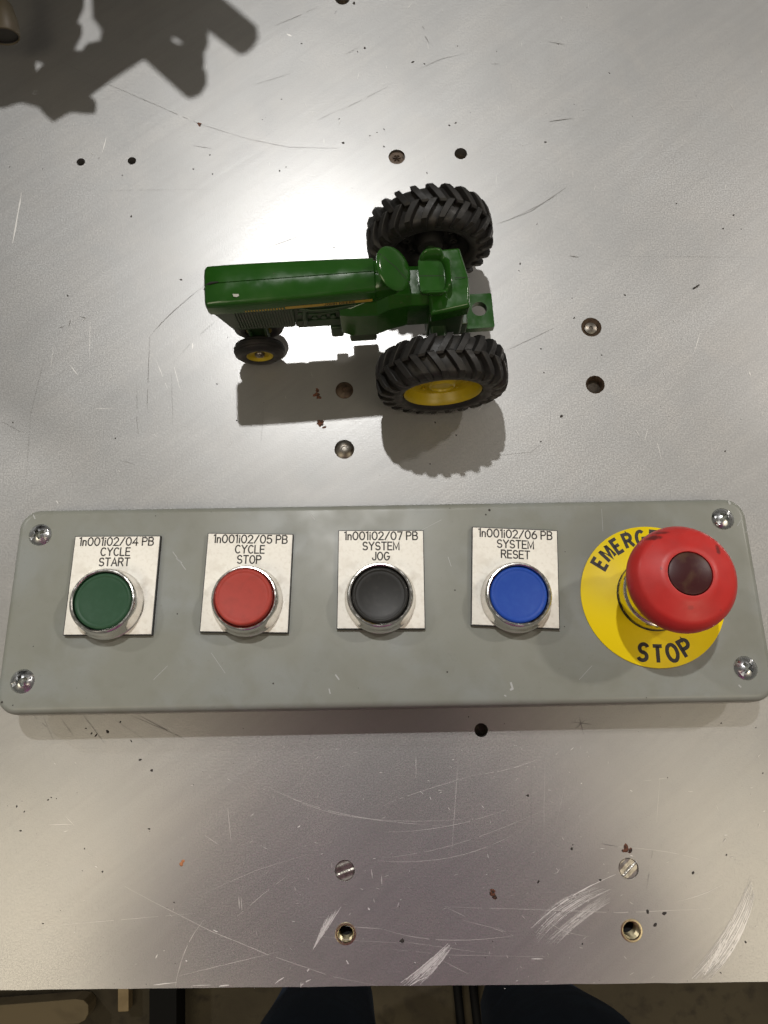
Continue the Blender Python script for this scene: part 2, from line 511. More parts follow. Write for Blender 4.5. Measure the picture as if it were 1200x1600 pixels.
# ------------------------------------------------------------------ the setting: table plate, floor
PXF, TILT = 1200.0, R(12)
TROT = R(0.55)
tx0, tx1, ty0, ty1 = -620, 640, -125.2, 900
HOLES = [  # x, y, radius, what sits in it
    (-156.4, 259.0, 2.2, 'open'), (-130.1, 259.7, 2.2, 'open'),
    (6.6, 262.0, 4.3, 'rusty'), (39.7, 263.9, 3.3, 'open'),
    (-19.1, 134.4, 4.3, 'dome_dark'), (-18.8, 104.8, 4.7, 'dome'),
    (101.8, 167.2, 5.0, 'countersunk'), (102.0, 137.3, 4.6, 'ring'),
    (42.7, -23.6, 3.0, 'open'),
    (-16.6, -81.0, 4.25, 'plug'), (-16.0, -105.5, 3.55, 'thread'),
    (103.7, -80.2, 4.3, 'plug'), (103.4, -104.3, 3.75, 'thread'),
    (-22.6, 359.5, 4.0, 'open'),
]
def trot(x, y):
    return (x * math.cos(TROT) - y * math.sin(TROT), x * math.sin(TROT) + y * math.cos(TROT))
def edge_outline():
    pts = []
    n = 150                                   # slightly worn front edge
    for i in range(n + 1):
        x = tx0 + (tx1 - tx0) * i / n
        pts.append((x, ty0 + random.uniform(-0.12, 0.12)))
    pts += [(tx1, ty1), (tx0, ty1)]
    return [trot(*p) for p in pts]
mb = MB()
mb.prism(edge_outline(), -9, 0, [circ(x, y, r) for x, y, r, k in HOLES])
table = part('table_top', mb, 'table', smooth=0)
tag(table, 'dull grey sheet metal work table plate with drilled and plugged holes', kind='structure')

def screw_height(kind):
    def f(r, a, rad, hgt):
        z = hgt * (1 - (r / rad) ** 2 * 0.92) if r < rad * 0.86 else hgt * (1 - 0.68 - (r / rad - 0.86) * 2.2)
        x, y = r * math.cos(a), r * math.sin(a)
        if kind == 'combo':
            if abs(y) < 0.62 and r < rad * 0.97: z = min(z, hgt * 0.34)
            if (abs(x) < 0.70 and abs(y) < 2.4) or (abs(y) < 0.70 and abs(x) < 2.4):
                z = min(z, -0.1 - 0.9 * max(0, 1 - r / 2.6))
        return z
    return f
def disc_grid(mb, rad, hgt, f, nr=22, na=64, skirt=1.0):
    rs = [rad * (i / nr) for i in range(nr + 1)]
    vs = [(0, 0, f(0, 0, rad, hgt))]
    fs = []
    for r in rs[1:]:
        for i in range(na):
            a = 2 * PI * i / na
            vs.append((r * math.cos(a), r * math.sin(a), f(r, a, rad, hgt)))
    for i in range(na):
        vs.append((rad * math.cos(2 * PI * i / na), rad * math.sin(2 * PI * i / na), -skirt))
    for i in range(na):
        fs.append((0, 1 + i, 1 + (i + 1) % na))
    for k in range(nr):
        for i in range(na):
            j = (i + 1) % na
            fs.append((1 + k * na + i, 1 + (k + 1) * na + i, 1 + (k + 1) * na + j, 1 + k * na + j))
    return mb.add(vs, fs)

for (x, y, r, k) in HOLES:
    if k == 'thread':
        mb = MB()
        prof, turns, n = [], 9, 30
        vs, fs = [], []
        steps = turns * n
        for i in range(steps + 1):              # a true helical thread
            a = 2 * PI * i / n
            z = -0.3 - 8.0 * i / steps
            p = 8.0 / turns
            for rr, dz in ((r + 0.06, 0), (r - 0.55, -p * 0.5), (r + 0.06, -p)):
                vs.append((rr * math.cos(a), rr * math.sin(a), z + dz))
        for i in range(steps):
            for q in range(2):
                fs.append((i * 3 + q, i * 3 + q + 1, i * 3 + q + 4, i * 3 + q + 3))
        mb.add(vs, fs)
        part('threaded_insert', mb, 'brass', table, smooth=0, loc=(x, y, 0))
        mb = MB()
        mb.lathe([(r + 0.85, 0.02), (r + 0.6, 0.10), (r - 0.05, 0.06), (r - 0.3, -0.5)], 40)
        part('insert_lip', mb, 'brass', table, loc=(x, y, 0))
        mb = MB()
        mb.lathe([(0.01, -8.6), (r + 0.5, -8.6)], 24)
        part('hole_bottom', mb, 'black_core', table, loc=(x, y, 0))
    elif k == 'open':
        mb = MB()
        mb.lathe([(0.01, -5.2), (r * 0.5, -5.6), (r + 0.01, -5.0)], 24)
        part('hole_bottom', mb, 'hole_dark', table, loc=(x, y, 0))
    elif k == 'rusty':
        mb = MB()
        disc_grid(mb, r - 0.15, 0.6, lambda rr, a, rad, h: -1.2 - (0.9 if rr < 1.9 and math.cos(a * 6) > -0.4 else 0.25 * random.random()), 14, 36, 3)
        part('socket_screw', mb, 'rusty', table, loc=(x, y, 0))
    elif k in ('dome', 'dome_dark'):
        mb = MB()
        disc_grid(mb, r - 0.02, 1.25, lambda rr, a, rad, h: (h * (1 - (rr / rad) ** 2.4) - 0.25) - (0.55 if rr < 1.25 else 0), 20, 48, 2)
        part('button_head_screw', mb, 'dull_steel' if k == 'dome' else 'rusty', table, loc=(x, y, 0))
    elif k == 'countersunk':
        mb = MB()
        mb.lathe([(r + 0.01, -0.02), (r * 0.62, -1.7), (r * 0.60, -2.4)], 36)
        part('countersink', mb, 'rusty', table, loc=(x, y, 0))
        mb = MB()
        disc_grid(mb, r * 0.60, 0.7, lambda rr, a, rad, h: -1.15 + 0.5 * (1 - (rr / rad) ** 2) - (0.5 if rr < 0.9 else 0), 12, 36, 2.4)
        part('flat_head_screw', mb, 'dull_steel', table, loc=(x, y, 0))
    elif k == 'ring':
        mb = MB()
        mb.lathe([(r + 0.01, -0.02), (r * 0.76, -1.4), (r * 0.74, -6)], 36)
        part('countersink', mb, 'rusty', table, loc=(x, y, 0))
        mb = MB()
        disc_grid(mb, r * 0.75, 0.1, lambda rr, a, rad, h: -4.2 + 0.6 * (1 - (rr / rad) ** 2), 10, 30, 6)
        part('hole_bottom', mb, 'hole_dark', table, loc=(x, y, 0))
    elif k == 'plug':
        mb = MB()
        ang = 0.35 if x < 0 else 0.75
        def fplug(rr, a, rad, h, ang=ang):
            u = rr * math.sin(a - ang)
            z = -0.28 - 0.10 * math.sin(u * 2.1 + 0.6) - 0.16 * (1 if -0.5 < u < 0.25 else 0) - (0.25 if rr > rad * 0.93 else 0)
            return z
        disc_grid(mb, r - 0.05, 0.0, fplug, 20, 48, 2)
        part('flush_plug', mb, 'plug', table, loc=(x, y, 0))

mb = MB()
mb.box(-3500, 3500, -3500, 3500, -920, -900)
tag(part('floor', mb, 'floor', smooth=0), 'stained brown concrete floor below the table edge', kind='structure')

# ------------------------------------------------------------------ the push-button station
BROT = R(1.0)
S = empty('control_station', (0, -34.2, CAM_H - 325.2), (-R(6.0), 0, 0))
tag(S, 'long grey steel push-button station with four buttons and emergency stop on the table', 'control box')
BC = (0.4, 65.7)                              # centre of the cover on its own plane
def brot(x, y):
    return (BC[0] + x * math.cos(BROT) - y * math.sin(BROT), BC[1] + x * math.sin(BROT) + y * math.cos(BROT))

HX, HY = 162.6, 44.6
mb = MB()
rings = []
FL = 3.0
prof = [(FL, 0.0)] + [(FL - FL * math.sin(R(a)), -FL + FL * math.cos(R(a))) for a in (12, 25, 38, 51, 64, 77, 90)] + [(0.0, -9.5), (1.2, -9.5), (1.2, -8)]
for ins, z in prof:
    rings.append([(*brot(*p), z) for p in rrect(HX - ins, HY - ins, max(9.0 - ins, 1.5), 10)])
mb.loft(rings, cap=True)
cover = part('cover', mb, 'grey_paint', S, smooth=50)

mb = MB()                                     # the enclosure below, standing on the table (bottom follows the table)
ring_t = [brot(*p) for p in rrect(HX - 5.0, HY - 3.2, 7, 8)]
top = [(x, y, -8.2) for x, y in ring_t]
inv = S.rotation_euler.to_matrix().inverted()
bot = []
for x, y, z in top:
    p = Vector((x, y, 0))
    # drop along the box normal to the table plane z = 0.05
    o = Vector((0, -34.2, CAM_H - 325.2))
    rot = S.rotation_euler.to_matrix()
    q = o + rot @ p
    nrm = rot @ Vector((0, 0, 1))
    t = (0.05 - q.z) / nrm.z
    bot.append((x, y, t))
mb.loft([bot, top])
part('enclosure_base', mb, 'base_paint', S, smooth=40)

mb = MB()
disc_grid(mb, 4.95, 2.5, screw_height('combo'), 30, 80, 0.4)
screw_me = mb.mesh('cover_screw')
for (x, y, a) in ((-152.5, 95.5, 28), (-150.9, 31.9, 24), (151.3, 103.2, 42), (152.0, 37.4, 50)):
    link('cover_screw', screw_me, 'zinc', S, loc=(x, y, 0.15), rot=(R(random.uniform(-3, 3)), R(random.uniform(-3, 3)), R(a)), smooth=28)

def wb(px, py, z=0.0):
    u, v = (px - 600) / PXF, (py - 800) / PXF
    cc, ss = math.cos(R(18)), math.sin(R(18))
    t = (327.0 - z) / (cc + v * ss)
    return (u * t, (ss - v * cc) * t)
mbl, mbd = MB(), MB()
def mark(mb, pts, wid):
    q = [wb(*p) for p in pts]
    stroke(mb, q, wid, lambda a, b: (a, b), 0.03, False)
for pts, wd in (([(594, 868), (600, 890), (606, 903)], 0.14), ([(700, 870), (705, 885)], 0.12), ([(524, 1054), (530, 1062)], 0.28), ([(514, 1076), (516, 1084)], 0.22), ([(798, 1066), (801, 1076), (797, 1078)], 0.4), ([(788, 1086), (791, 1088)], 0.25),
                ([(52, 804), (55, 811)], 0.25), ([(1138, 783), (1141, 788)], 0.45), ([(270, 862), (290, 890)], 0.16), ([(276, 872), (284, 880)], 0.3), ([(240, 1062), (262, 1040)], 0.08), ([(1152, 822), (1158, 812)], 0.1), ([(1165, 832), (1172, 822)], 0.1), ([(484, 803), (492, 812)], 0.18), ([(940, 795), (942, 830)], 0.08), ([(1154, 1070), (1158, 1074)], 0.3),
                ([(640, 838), (690, 812)], 0.08), ([(905, 1062), (925, 1040)], 0.07), ([(330, 1020), (352, 1052)], 0.07)):
    mark(mbl, pts, wd)
for (px, py, r_) in ((703, 794, 0.3), (765, 797, 0.7), (759, 804, 0.5), (711, 922, 0.45), (699, 1050, 0.5), (277, 959, 0.4), (52, 1010, 0.3), (427, 1068, 0.45), (3, 1097, 0.6), (20, 1102, 0.4), (882, 979, 0.35), (883, 862, 0.3), (450, 864, 0.3), (243, 806, 0.3), (120, 1075, 0.2), (560, 1075, 0.2), (1010, 1090, 0.25), (330, 800, 0.2)):
    x_, y_ = wb(px, py)
    mbd.add([(x_ + r_ * math.cos(k) * random.uniform(.6, 1), y_ + r_ * math.sin(k) * random.uniform(.6, 1), 0.03) for k in [2 * PI * i / 7 for i in range(7)]], [tuple(range(7))])
tag(part('paint_scuffs', mbl, 'scuff', S, smooth=0), kind='stuff')
tag(part('grime_dots', mbd, 'dirt', S, smooth=0), kind='stuff')

# legend plates with engraved lines
PL = [((-117.1, 72.7), 0.3, '1n001i02/04 PB', 'CYCLE', 'START', -0.3),
      ((-59.1, 73.8), -0.7, '1n001i02/05 PB', 'CYCLE', 'STOP', 0.2),
      ((-1.3, 75.3), 0.1, '1n001i02/07 PB', 'SYSTEM', 'JOG', 0.0),
      ((56.8, 76.1), -2.6, '1n001i02/06 PB', 'SYSTEM', 'RESET', 0.2)]
for (c, a, l1, l2, l3, dx) in PL:
    p = empty('legend_plate', (c[0], c[1], 0), (0, 0, R(a)), S)
    p['label'] = 'white plate engraved %s %s' % (l2, l3)
    mb = MB()
    mb.box(-18.85, 18.85, -21.85, 21.85, 0.03, 1.95)
    part('plate_core', mb, 'plate_core', p, smooth=0)
    mb = MB()
    mb.box(-18.5, 18.5, -21.5, 21.5, 1.96, 2.06)
    part('plate_face', mb, 'plate_face', p, smooth=0)
    mb = MB()
    text_line(mb, l1, dx, 17.5, 3.55, 0.295, 2.09, gap=0.23, sx=0.95)
    text_line(mb, l2, dx, 12.9, 3.45, 0.295, 2.09, gap=0.23, sx=0.95)
    text_line(mb, l3, dx, 8.3, 3.45, 0.295, 2.09, gap=0.23, sx=0.95)
    part('lettering', mb, 'letter', p, smooth=0)

# push buttons
bez = MB()
bez.lathe([(15.25, 0.0), (15.3, 0.9), (15.0, 1.35), (14.75, 1.8), (14.45, 4.5), (14.1, 7.0), (13.75, 8.1), (13.35, 8.5), (12.9, 8.55), (12.45, 8.2), (12.3, 7.4), (12.25, 4.0), (11, 3.6)], 72)
bez_me = bez.mesh('bezel')
def cap_mesh(h, dish):
    mb = MB()
    pr = [(11.95, 3.7), (12.0, h - 0.8), (11.75, h - 0.25), (11.2, h), (10.7, h - 0.02), (10.35, h - 0.22), (10.0, h - 0.2)]
    for i in range(1, 9):
        r = 10.0 * (1 - i / 8)
        pr.append((max(r, 0.02), h - 0.2 + dish * (1 - (r / 10.0) ** 2)))
    mb.lathe(pr, 72)
    return mb.mesh('button_cap')
for (x, y, m, h, dish, lb) in ((-118.0, 64.1, 'green_cap', 7.7, -0.35, 'green'), (-58.6, 65.4, 'red_cap', 10.6, -0.35, 'red'),
                               (-1.6, 66.7, 'black_cap', 7.6, -0.55, 'black'), (56.7, 66.9, 'blue_cap', 7.9, -0.35, 'blue')):
    b = empty('push_button', (x, y, 1.5), (R(random.uniform(-.4, .4)), R(random.uniform(-.4, .4)), 0), S)
    b['label'] = '%s push button in a chromed bezel' % lb
    link('bezel', bez_me, 'chrome', b, smooth=35)
    link('button_cap', cap_mesh(h, dish), m, b, smooth=45)

# emergency stop
EC = (116.0, 68.2)
es = empty('emergency_stop', (EC[0], EC[1], 0), (0, 0, 0), S)
es['label'] = 'red mushroom emergency stop on a yellow disc'
mb = MB()
mb.lathe([(0.02, 0.62), (30.9, 0.62), (31.0, 0.55), (31.0, 0.03)], 120)
part('legend_disc', mb, 'yellow_disc', es, smooth=40)
mb = MB()
def ring_text(mb, t, rad, a_first, step, h, hw, inward=False, sx=0.82):
    for i, ch in enumerate(t):
        wdt, strokes = G[ch]
        a = R(a_first + step * i)
        ux, uy = math.cos(a), math.sin(a)
        if inward:
            up, rt = (-ux, -uy), (-uy, ux)
        else:
            up, rt = (ux, uy), (uy, -ux)
        def xf(px, py):
            return (ux * rad + rt[0] * px + up[0] * py, uy * rad + rt[1] * px + up[1] * py)
        for st in strokes:
            stroke(mb, [((p[0] - wdt / 2) * h * sx, (p[1] - 0.5) * h) for p in st], hw, xf, 0.66, False)
ring_text(mb, 'EMERGENCY', 25.9, 146.5, -12.7, 6.2, 0.76, sx=0.86)
part('lettering', mb, 'letter', es, smooth=0)
mb = MB()
ring_text(mb, 'STOP', 25.2, 254.5, 14.2, 6.9, 0.80, True, sx=0.92)
part('lettering', mb, 'letter', es, smooth=0)
mb = MB()
mb.lathe([(15.45, 0.63), (15.55, 0.75), (15.45, 1.0), (15.2, 1.1)], 72)
part('lock_ring', mb, 'black_core', es)
mb = MB()
mb.lathe([(15.1, 1.2), (15.35, 1.6), (15.35, 9.2), (15.0, 9.7), (14.4, 9.9), (14.2, 11.2), (14.6, 11.6), (14.6, 18.6), (13.6, 20.5), (12.0, 22), (11.5, 27)], 72)
part('collar', mb, 'chrome', es, smooth=35)
mb = MB()
mb.lathe([(11.0, 20.5), (17.0, 20.6), (19.4, 21.4), (20.8, 23.0), (21.45, 25.0), (21.5, 26.6), (21.2, 28.4), (20.4, 30.2), (19.2, 31.8), (18.5, 32.45), (17.6, 32.9), (14.5, 34.2), (11.5, 35.4), (9.2, 36.2), (8.75, 36.1), (8.6, 35.2), (8.5, 34.2)], 96)
part('mushroom_head', mb, 'red_head', es, smooth=50, loc=(1.6, 0.5, 3.4))
mb = MB()
pr = [(8.5, 34.4), (8.45, 35.6)]
for i in range(9):
    r = 8.2 * (1 - i / 8)
    pr.append((max(r, 0.02), 36.0 + 0.8 * (1 - (r / 8.2) ** 2) + (0.05 if i % 2 else 0)))
mb.lathe(pr, 64)
part('indicator_lens', mb, 'lens', es, smooth=40, loc=(1.6, 0.5, 3.4))

# ------------------------------------------------------------------ the toy tractor (x towards its tail, y across)
T = empty('toy_tractor', (23.4, 161.4, 0), (0, 0, R(3.8)))
tag(T, 'green die-cast toy farm tractor with yellow rims and lugged black tyres', 'toy tractor')

def hood_ring(x, w, zt, crown, zl):
    h = [(-w, zl), (-w, zt - 2.0), (-w + 0.25, zt - 1.0), (-w + 0.9, zt - 0.25), (-w + 1.9, zt + 0.1), (-w * 0.55, zt + crown * 0.62), (-w * 0.25, zt + crown * 0.92), (-0.22, zt + crown), (0, zt + crown - 0.45)]
    full = h + [(-a, b) for a, b in reversed(h[:-1])]
    return [(x, a, b) for a, b in full]
mb = MB()
rings = [hood_ring(-97.6, 7.9, 57.0, 0.5, 52.2), hood_ring(-97.2, 8.7, 58.0, 0.7, 51.4), hood_ring(-96.2, 9.3, 58.7, 0.9, 51.0)]
for i in range(1, 9):
    t = i / 8
    rings.append(hood_ring(-96.2 + 68.7 * t, 9.4 + 0.35 * math.sin(t * PI) - 1.6 * t, 58.8 + 1.4 * t, 1.2 + 0.5 * t, 51.0 - 0.2 * t))
mb.loft(rings)
hood = part('hood', mb, 'toy_green', T, smooth=38, loc=(0, 1.6, 2.2))
mb = MB()
mb.tube([(-97.9, -0.5, 56.4), (-96.6, -0.2, 58.9), (-94.3, 0.2, 60.0), (-91.2, 0.35, 60.2)], [0.25, 0.45, 0.6, 0.25], 8)
part('casting_mark', mb, 'seam', hood, smooth=60)
mb = MB()
mb.prism([(-85.6, -5.2), (-84.4, -4.6), (-83.2, -4.9), (-83.0, -6.2), (-84.0, -6.6), (-85.3, -6.3)], 59.62, 59.80)
part('paint_chip', mb, 'chip', hood, smooth=0)
# yellow stripe with ticks and lettering on both sides of the hood
for s in (-1, 1):
    def hw_at(x):
        t = (x + 96.2) / 68.7
        return 9.4 + 0.35 * math.sin(t * PI) - 1.6 * t
    mb = MB()
    def sp(x, z, d=0.06):
        return (x, s * (hw_at(x) + d), z)
    def quad(x0, x1, z0, z1, d=0.06):
        mb.add([sp(x0, z0, d), sp(x1, z0, d), sp(x1, z1, d), sp(x0, z1, d)], [(0, 1, 2, 3)])
    for i in range(14):
        quad(-82.0 + i * 1.18, -81.35 + i * 1.18, 51.5, 52.7 + 0.03 * i)
    xs = [-65.2 + 36.5 * i / 10 for i in range(11)]
    for a, b in zip(xs, xs[1:]):
        quad(a, b, 51.5, 53.6)
    part('stripe', mb, 'decal_yellow', hood, smooth=0)
    lm = MB()
    text_line(lm, 'JOHN DEERE', 0, 0, 1.35, 0.17, 0.0, gap=0.34, sx=1.15)
    v = []
    for (a, b, c) in lm.v:
        x = -42.5 + (a if s < 0 else -a)
        v.append(sp(x, 51.88 + b, 0.10))
    lm.v = v
    part('lettering', lm, 'seam', hood, smooth=0)

# radiator housing, grille sides, engine
mb = MB()
def rad_ring(z, x0, x1, w):
    return [(x0, -w, z), (x1, -w, z), (x1, w, z), (x0, w, z)]
mb.loft([rad_ring(30.0, -89.5, -64, 6.6), rad_ring(33.0, -90.8, -63, 7.6), rad_ring(51.6, -96.3, -62, 8.3)])
part('radiator_housing', mb, 'toy_green_dull', T, smooth=30, bevel=0.5, loc=(0, 1.6, 1.8))
mb = MB()
for s in (-1, 1):
    for i in range(21):
        x = -87.5 + i * 1.2
        mb.add([(x, s * 7.55, 34), (x + 0.62, s * 7.55, 34), (x + 0.62, s * 8.15, 50.6), (x, s * 8.15, 50.6),
                (x, s * 8.15, 34), (x + 0.62, s * 8.15, 34), (x + 0.62, s * 8.75, 50.6), (x, s * 8.75, 50.6)],
               [(4, 5, 6, 7), (0, 4, 7, 3), (1, 2, 6, 5), (0, 1, 5, 4), (2, 3, 7, 6)])
part('grille_ribs', mb, 'toy_green_dull', T, smooth=0, loc=(0, 1.6, 1.8))
mb = MB()
mb.box(-63, -26, -6.2, 6.2, 30.0, 51.5)
mb.box(-62, -43, -7.0, 7.0, 30.2, 36.0)
for s in (-1, 1):
    mb.tube([(-60, s * 7.4, 49), (-55, s * 7.8, 47.5), (-47, s * 7.7, 47.2), (-38, s * 7.2, 48.6), (-33, s * 6.5, 48)], 0.9, 8)
    mb.tube([(-61, s * 7.2, 44), (-52, s * 7.4, 43), (-45, s * 7.5, 44.8), (-36, s * 6.8, 44.6)], 0.7, 8)
    mb.tube([(-58.5, s * 7.2, 34), (-58.2, s * 7.6, 40), (-57.6, s * 7.2, 49)], 1.2, 8)
    for x in (-54, -50, -46, -42):
        mb.lathe([(1.3, 0), (1.3, 1.3), (0.9, 1.7)], 12, 'y', (x, s * 6.0 + (0 if s > 0 else -1.6), 39.5), cap1=True, cap0=True)
part('engine_block', mb, 'toy_green_dull', T, smooth=40, bevel=0.35, seg=2, loc=(0, 1.4, 1.5))
mb = MB()
mb.box(-47.8, -42.2, -6.4, 6.4, 21.5, 30.5)
part('battery_box', mb, 'toy_green_dull', T, bevel=0.8)
mb = MB()
mb.box(-39.5, -27.2, -8.2, 8.8, 19.0, 31.0)
part('fuel_tank', mb, 'toy_green_dull', T, bevel=1.0)
mb = MB()                                     # bell housing and gearbox
def body_ring(x, w, zb, zt, b=2.2):
    h = [(-w + 1.0, zb), (-w, zb + 1.5), (-w, zt - b), (-w + b, zt)]
    return [(x, a, c) for a, c in h] + [(x, -a, c) for a, c in reversed(h)]
mb.loft([body_ring(-43, 8.2, 28.5, 49, 2.5), body_ring(-38, 9.4, 27.0, 50, 2.5), body_ring(-27, 9.7, 27.5, 53, 5.5), body_ring(-22, 9.4, 30.5, 56, 4.5), body_ring(-14, 9.1, 33.5, 56.6, 3.5), body_ring(-3, 9.0, 33.5, 56.0, 3.2), body_ring(8, 8.6, 33.0, 55, 3)])
part('gearbox', mb, 'toy_green', T, smooth=18, bevel=0.4)
mb = MB()
rings = []
for x, w, zt in ((-27.6, 7.3, 59.7), (-26.8, 7.0, 60.3), (-22.5, 6.8, 60.2), (-19.0, 6.3, 59.4), (-17.5, 5.6, 57.6)):
    rings.append(hood_ring(x, w, zt, 1.0, 50.5))
mb.loft(rings)
cowl = part('cowl', mb, 'toy_green', T, smooth=38, loc=(0, 1.4, 1.8))
mb = MB()
mb.tube([(-24, 5.2, 60.4), (-22, 6.2, 61.8), (-19.5, 6.6, 61.2)], [1.5, 1.3, 1.0], 10)
part('throttle_knob', mb, 'toy_green', cowl, smooth=60)
mb = MB()
mb.tube([(-24.5, -0.6, 57), (-19.6, -0.6, 68.6)], 1.9, 14)
col = part('steering_column', mb, 'toy_green', T, smooth=50)
mb = MB()
mb.lathe([(0.02, -1.1), (4, -1.2), (7.6, -0.9), (9.0, -0.5), (9.25, 0.0), (9.0, 0.35), (7.4, 0.75), (4.5, 1.1), (2.0, 1.25), (0.02, 1.3)], 56)
sw = part('steering_wheel', mb, 'toy_green', T, smooth=60, loc=(-19.7, -0.8, 69.3), rot=(R(3), R(41), R(0)))
mb = MB()
mb.box(-8.9, 8.9, -0.16, 0.16, 0.2, 0.4)
vs, fs = [], []
for i in range(19):
    x = -8.9 + 17.8 * i / 18
    z = 1.33 - 0.011 * x * x
    for yy in (-0.17, 0.17):
        vs.append((x, yy + 0.5 * math.sin(i * 0.9) * 0.25, z))
for i in range(18):
    fs.append((2 * i, 2 * i + 2, 2 * i + 3, 2 * i + 1))
mb = MB().add(vs, fs)
part('mould_line', mb, 'seam', sw, smooth=0, rot=(0, 0, R(-25)))

# rear fender / axle block
mb = MB()
def blk(z, e):
    return [(-5.0 + e, -15.2 + e, z), (11.6 - e, -12.6 + e, z), (12.2 - e, 0, z + (0.8 if e > 0.6 else 0.4)), (9.6 - e, 14.6 - e, z), (-3.0 + e, 14.2 - e, z), (-6.0 + e, 0, z + (0.8 if e > 0.6 else 0.4))]
mb.loft([blk(47.5, 1.2), blk(49.0, 0.2), blk(55.6, 0.0), blk(56.8, 0.9)])
part('rear_housing', mb, 'toy_green', T, smooth=25, bevel=0.5)
mb = MB()
mb.box(-5, 11, -9.2, 9.2, 22, 48)
part('axle_housing', mb, 'toy_green_dull', T, bevel=1.0)
mb = MB()
mb.add([(6.0, -0.13, 57.66), (12.25, -0.13, 57.30), (12.3, 0.13, 57.30), (6.0, 0.13, 57.68)], [(0, 1, 2, 3)])
part('mould_line', mb, 'seam', T, smooth=0)

# seat: pan plus wrap-around back with raised arms
mb = MB()
NU = 40
def seat_path(t):
    # a rounded U from the near front arm round the back to the far front arm
    a = R(-128 + 256 * t)
    ca, sa = math.cos(a), math.sin(a)
    x = (4.9 if ca > 0 else 10.5) * (abs(ca) ** 0.75) * (1 if ca > 0 else -1) - 0.6
    return (x, 8.9 * (abs(sa) ** 0.7) * (1 if sa > 0 else -1))
def seat_h(t):
    k = abs(-128 + 256 * t)
    arms = 5.6 * math.exp(-((k - 92) / 34.0) ** 4)
    back = 4.2 * math.exp(-(k / 52.0) ** 4)
    return 1.2 + max(arms, back)
rings = []
for i in range(NU + 1):
    t = i / NU
    x, y = seat_path(t)
    x2, y2 = seat_path(min(t + 0.01, 1)) if t < 0.99 else seat_path(t)
    x1, y1 = seat_path(max(t - 0.01, 0))
    d = Vector((x2 - x1, y2 - y1)).normalized()
    nx, ny = d.y, -d.x                        # outward
    h = seat_h(t)
    zb = 58.6
    rings.append([(x + nx * 0.4, y + ny * 0.4, zb - 0.6), (x + nx * (1.0 + h * 0.22), y + ny * (1.0 + h * 0.22), zb + h - 0.5), (x + nx * (0.6 + h * 0.22), y + ny * (0.6 + h * 0.22), zb + h),
                  (x + nx * (-0.3 + h * 0.2), y + ny * (-0.3 + h * 0.2), zb + h - 0.3), (x - nx * 0.9, y - ny * 0.9, zb + 1.0), (x - nx * 0.9, y - ny * 0.9, zb - 0.6)])
mb.loft(rings)
mb.v = [(-3.0 + (x + 3.0) * 0.84 - 0.6, y * 0.9 + 0.4, 58.6 + (z - 58.6) * 0.84) for x, y, z in mb.v]
seat = part('seat', mb, 'toy_green', T, smooth=60)
mb = MB()
outline = [(-9.3, -7.4), (-8.8, -8.2), (0.5, -8.2)] + [(0.5 + 4.0 * math.cos(R(a)), 8.2 * math.sin(R(a))) for a in range(-75, 76, 15)] + [(0.5, 8.2), (-8.8, 8.2), (-9.3, 7.4), (-9.7, 0)]
mb.prism([(-3.0 + (x + 3.0) * 0.84 - 0.6, y * 0.9 + 0.4) for x, y in outline], 57.2, 59.5)
mb.v = [(x, y, z - 0.11 * (x + 3) + 0.006 * y * y) for x, y, z in mb.v]
part('seat_pan', mb, 'toy_green', seat, smooth=30, bevel=0.7)
mb = MB()
mb.add([(-8.6, 0.25, 60.2), (1.6, 0.25, 59.06), (1.6, 0.55, 59.06), (-8.6, 0.55, 60.2)], [(0, 1, 2, 3)])
part('mould_line', mb, 'seam', seat, smooth=0)

# drawbar plate with its hole
mb = MB()
hit = rrect(7.2, 8.6, 0.9, 4)
mb.prism([(20.3 + x, 2.8 + y) for x, y in hit], 16.5, 20.5, [circ(21.2, 3.8, 3.5, 32)])
part('drawbar_plate', mb, 'toy_green', T, smooth=35, bevel=0.4)
mb = MB()
mb.box(4, 14.5, -6.0, 7.0, 15.0, 26)
part('drawbar_mount', mb, 'toy_green_dull', T, bevel=0.7)
mb = MB()
mb.tube([(0, -29.5, 29.0), (0, 34.5, 29.0)], 2.5, 18)
part('rear_axle', mb, 'toy_green_dull', T, smooth=50)
mb = MB()
mb.box(-3.6, 3.6, -15.5, 16.5, 25.4, 32.6)
part('axle_tube', mb, 'toy_green_dull', T, bevel=1.2)

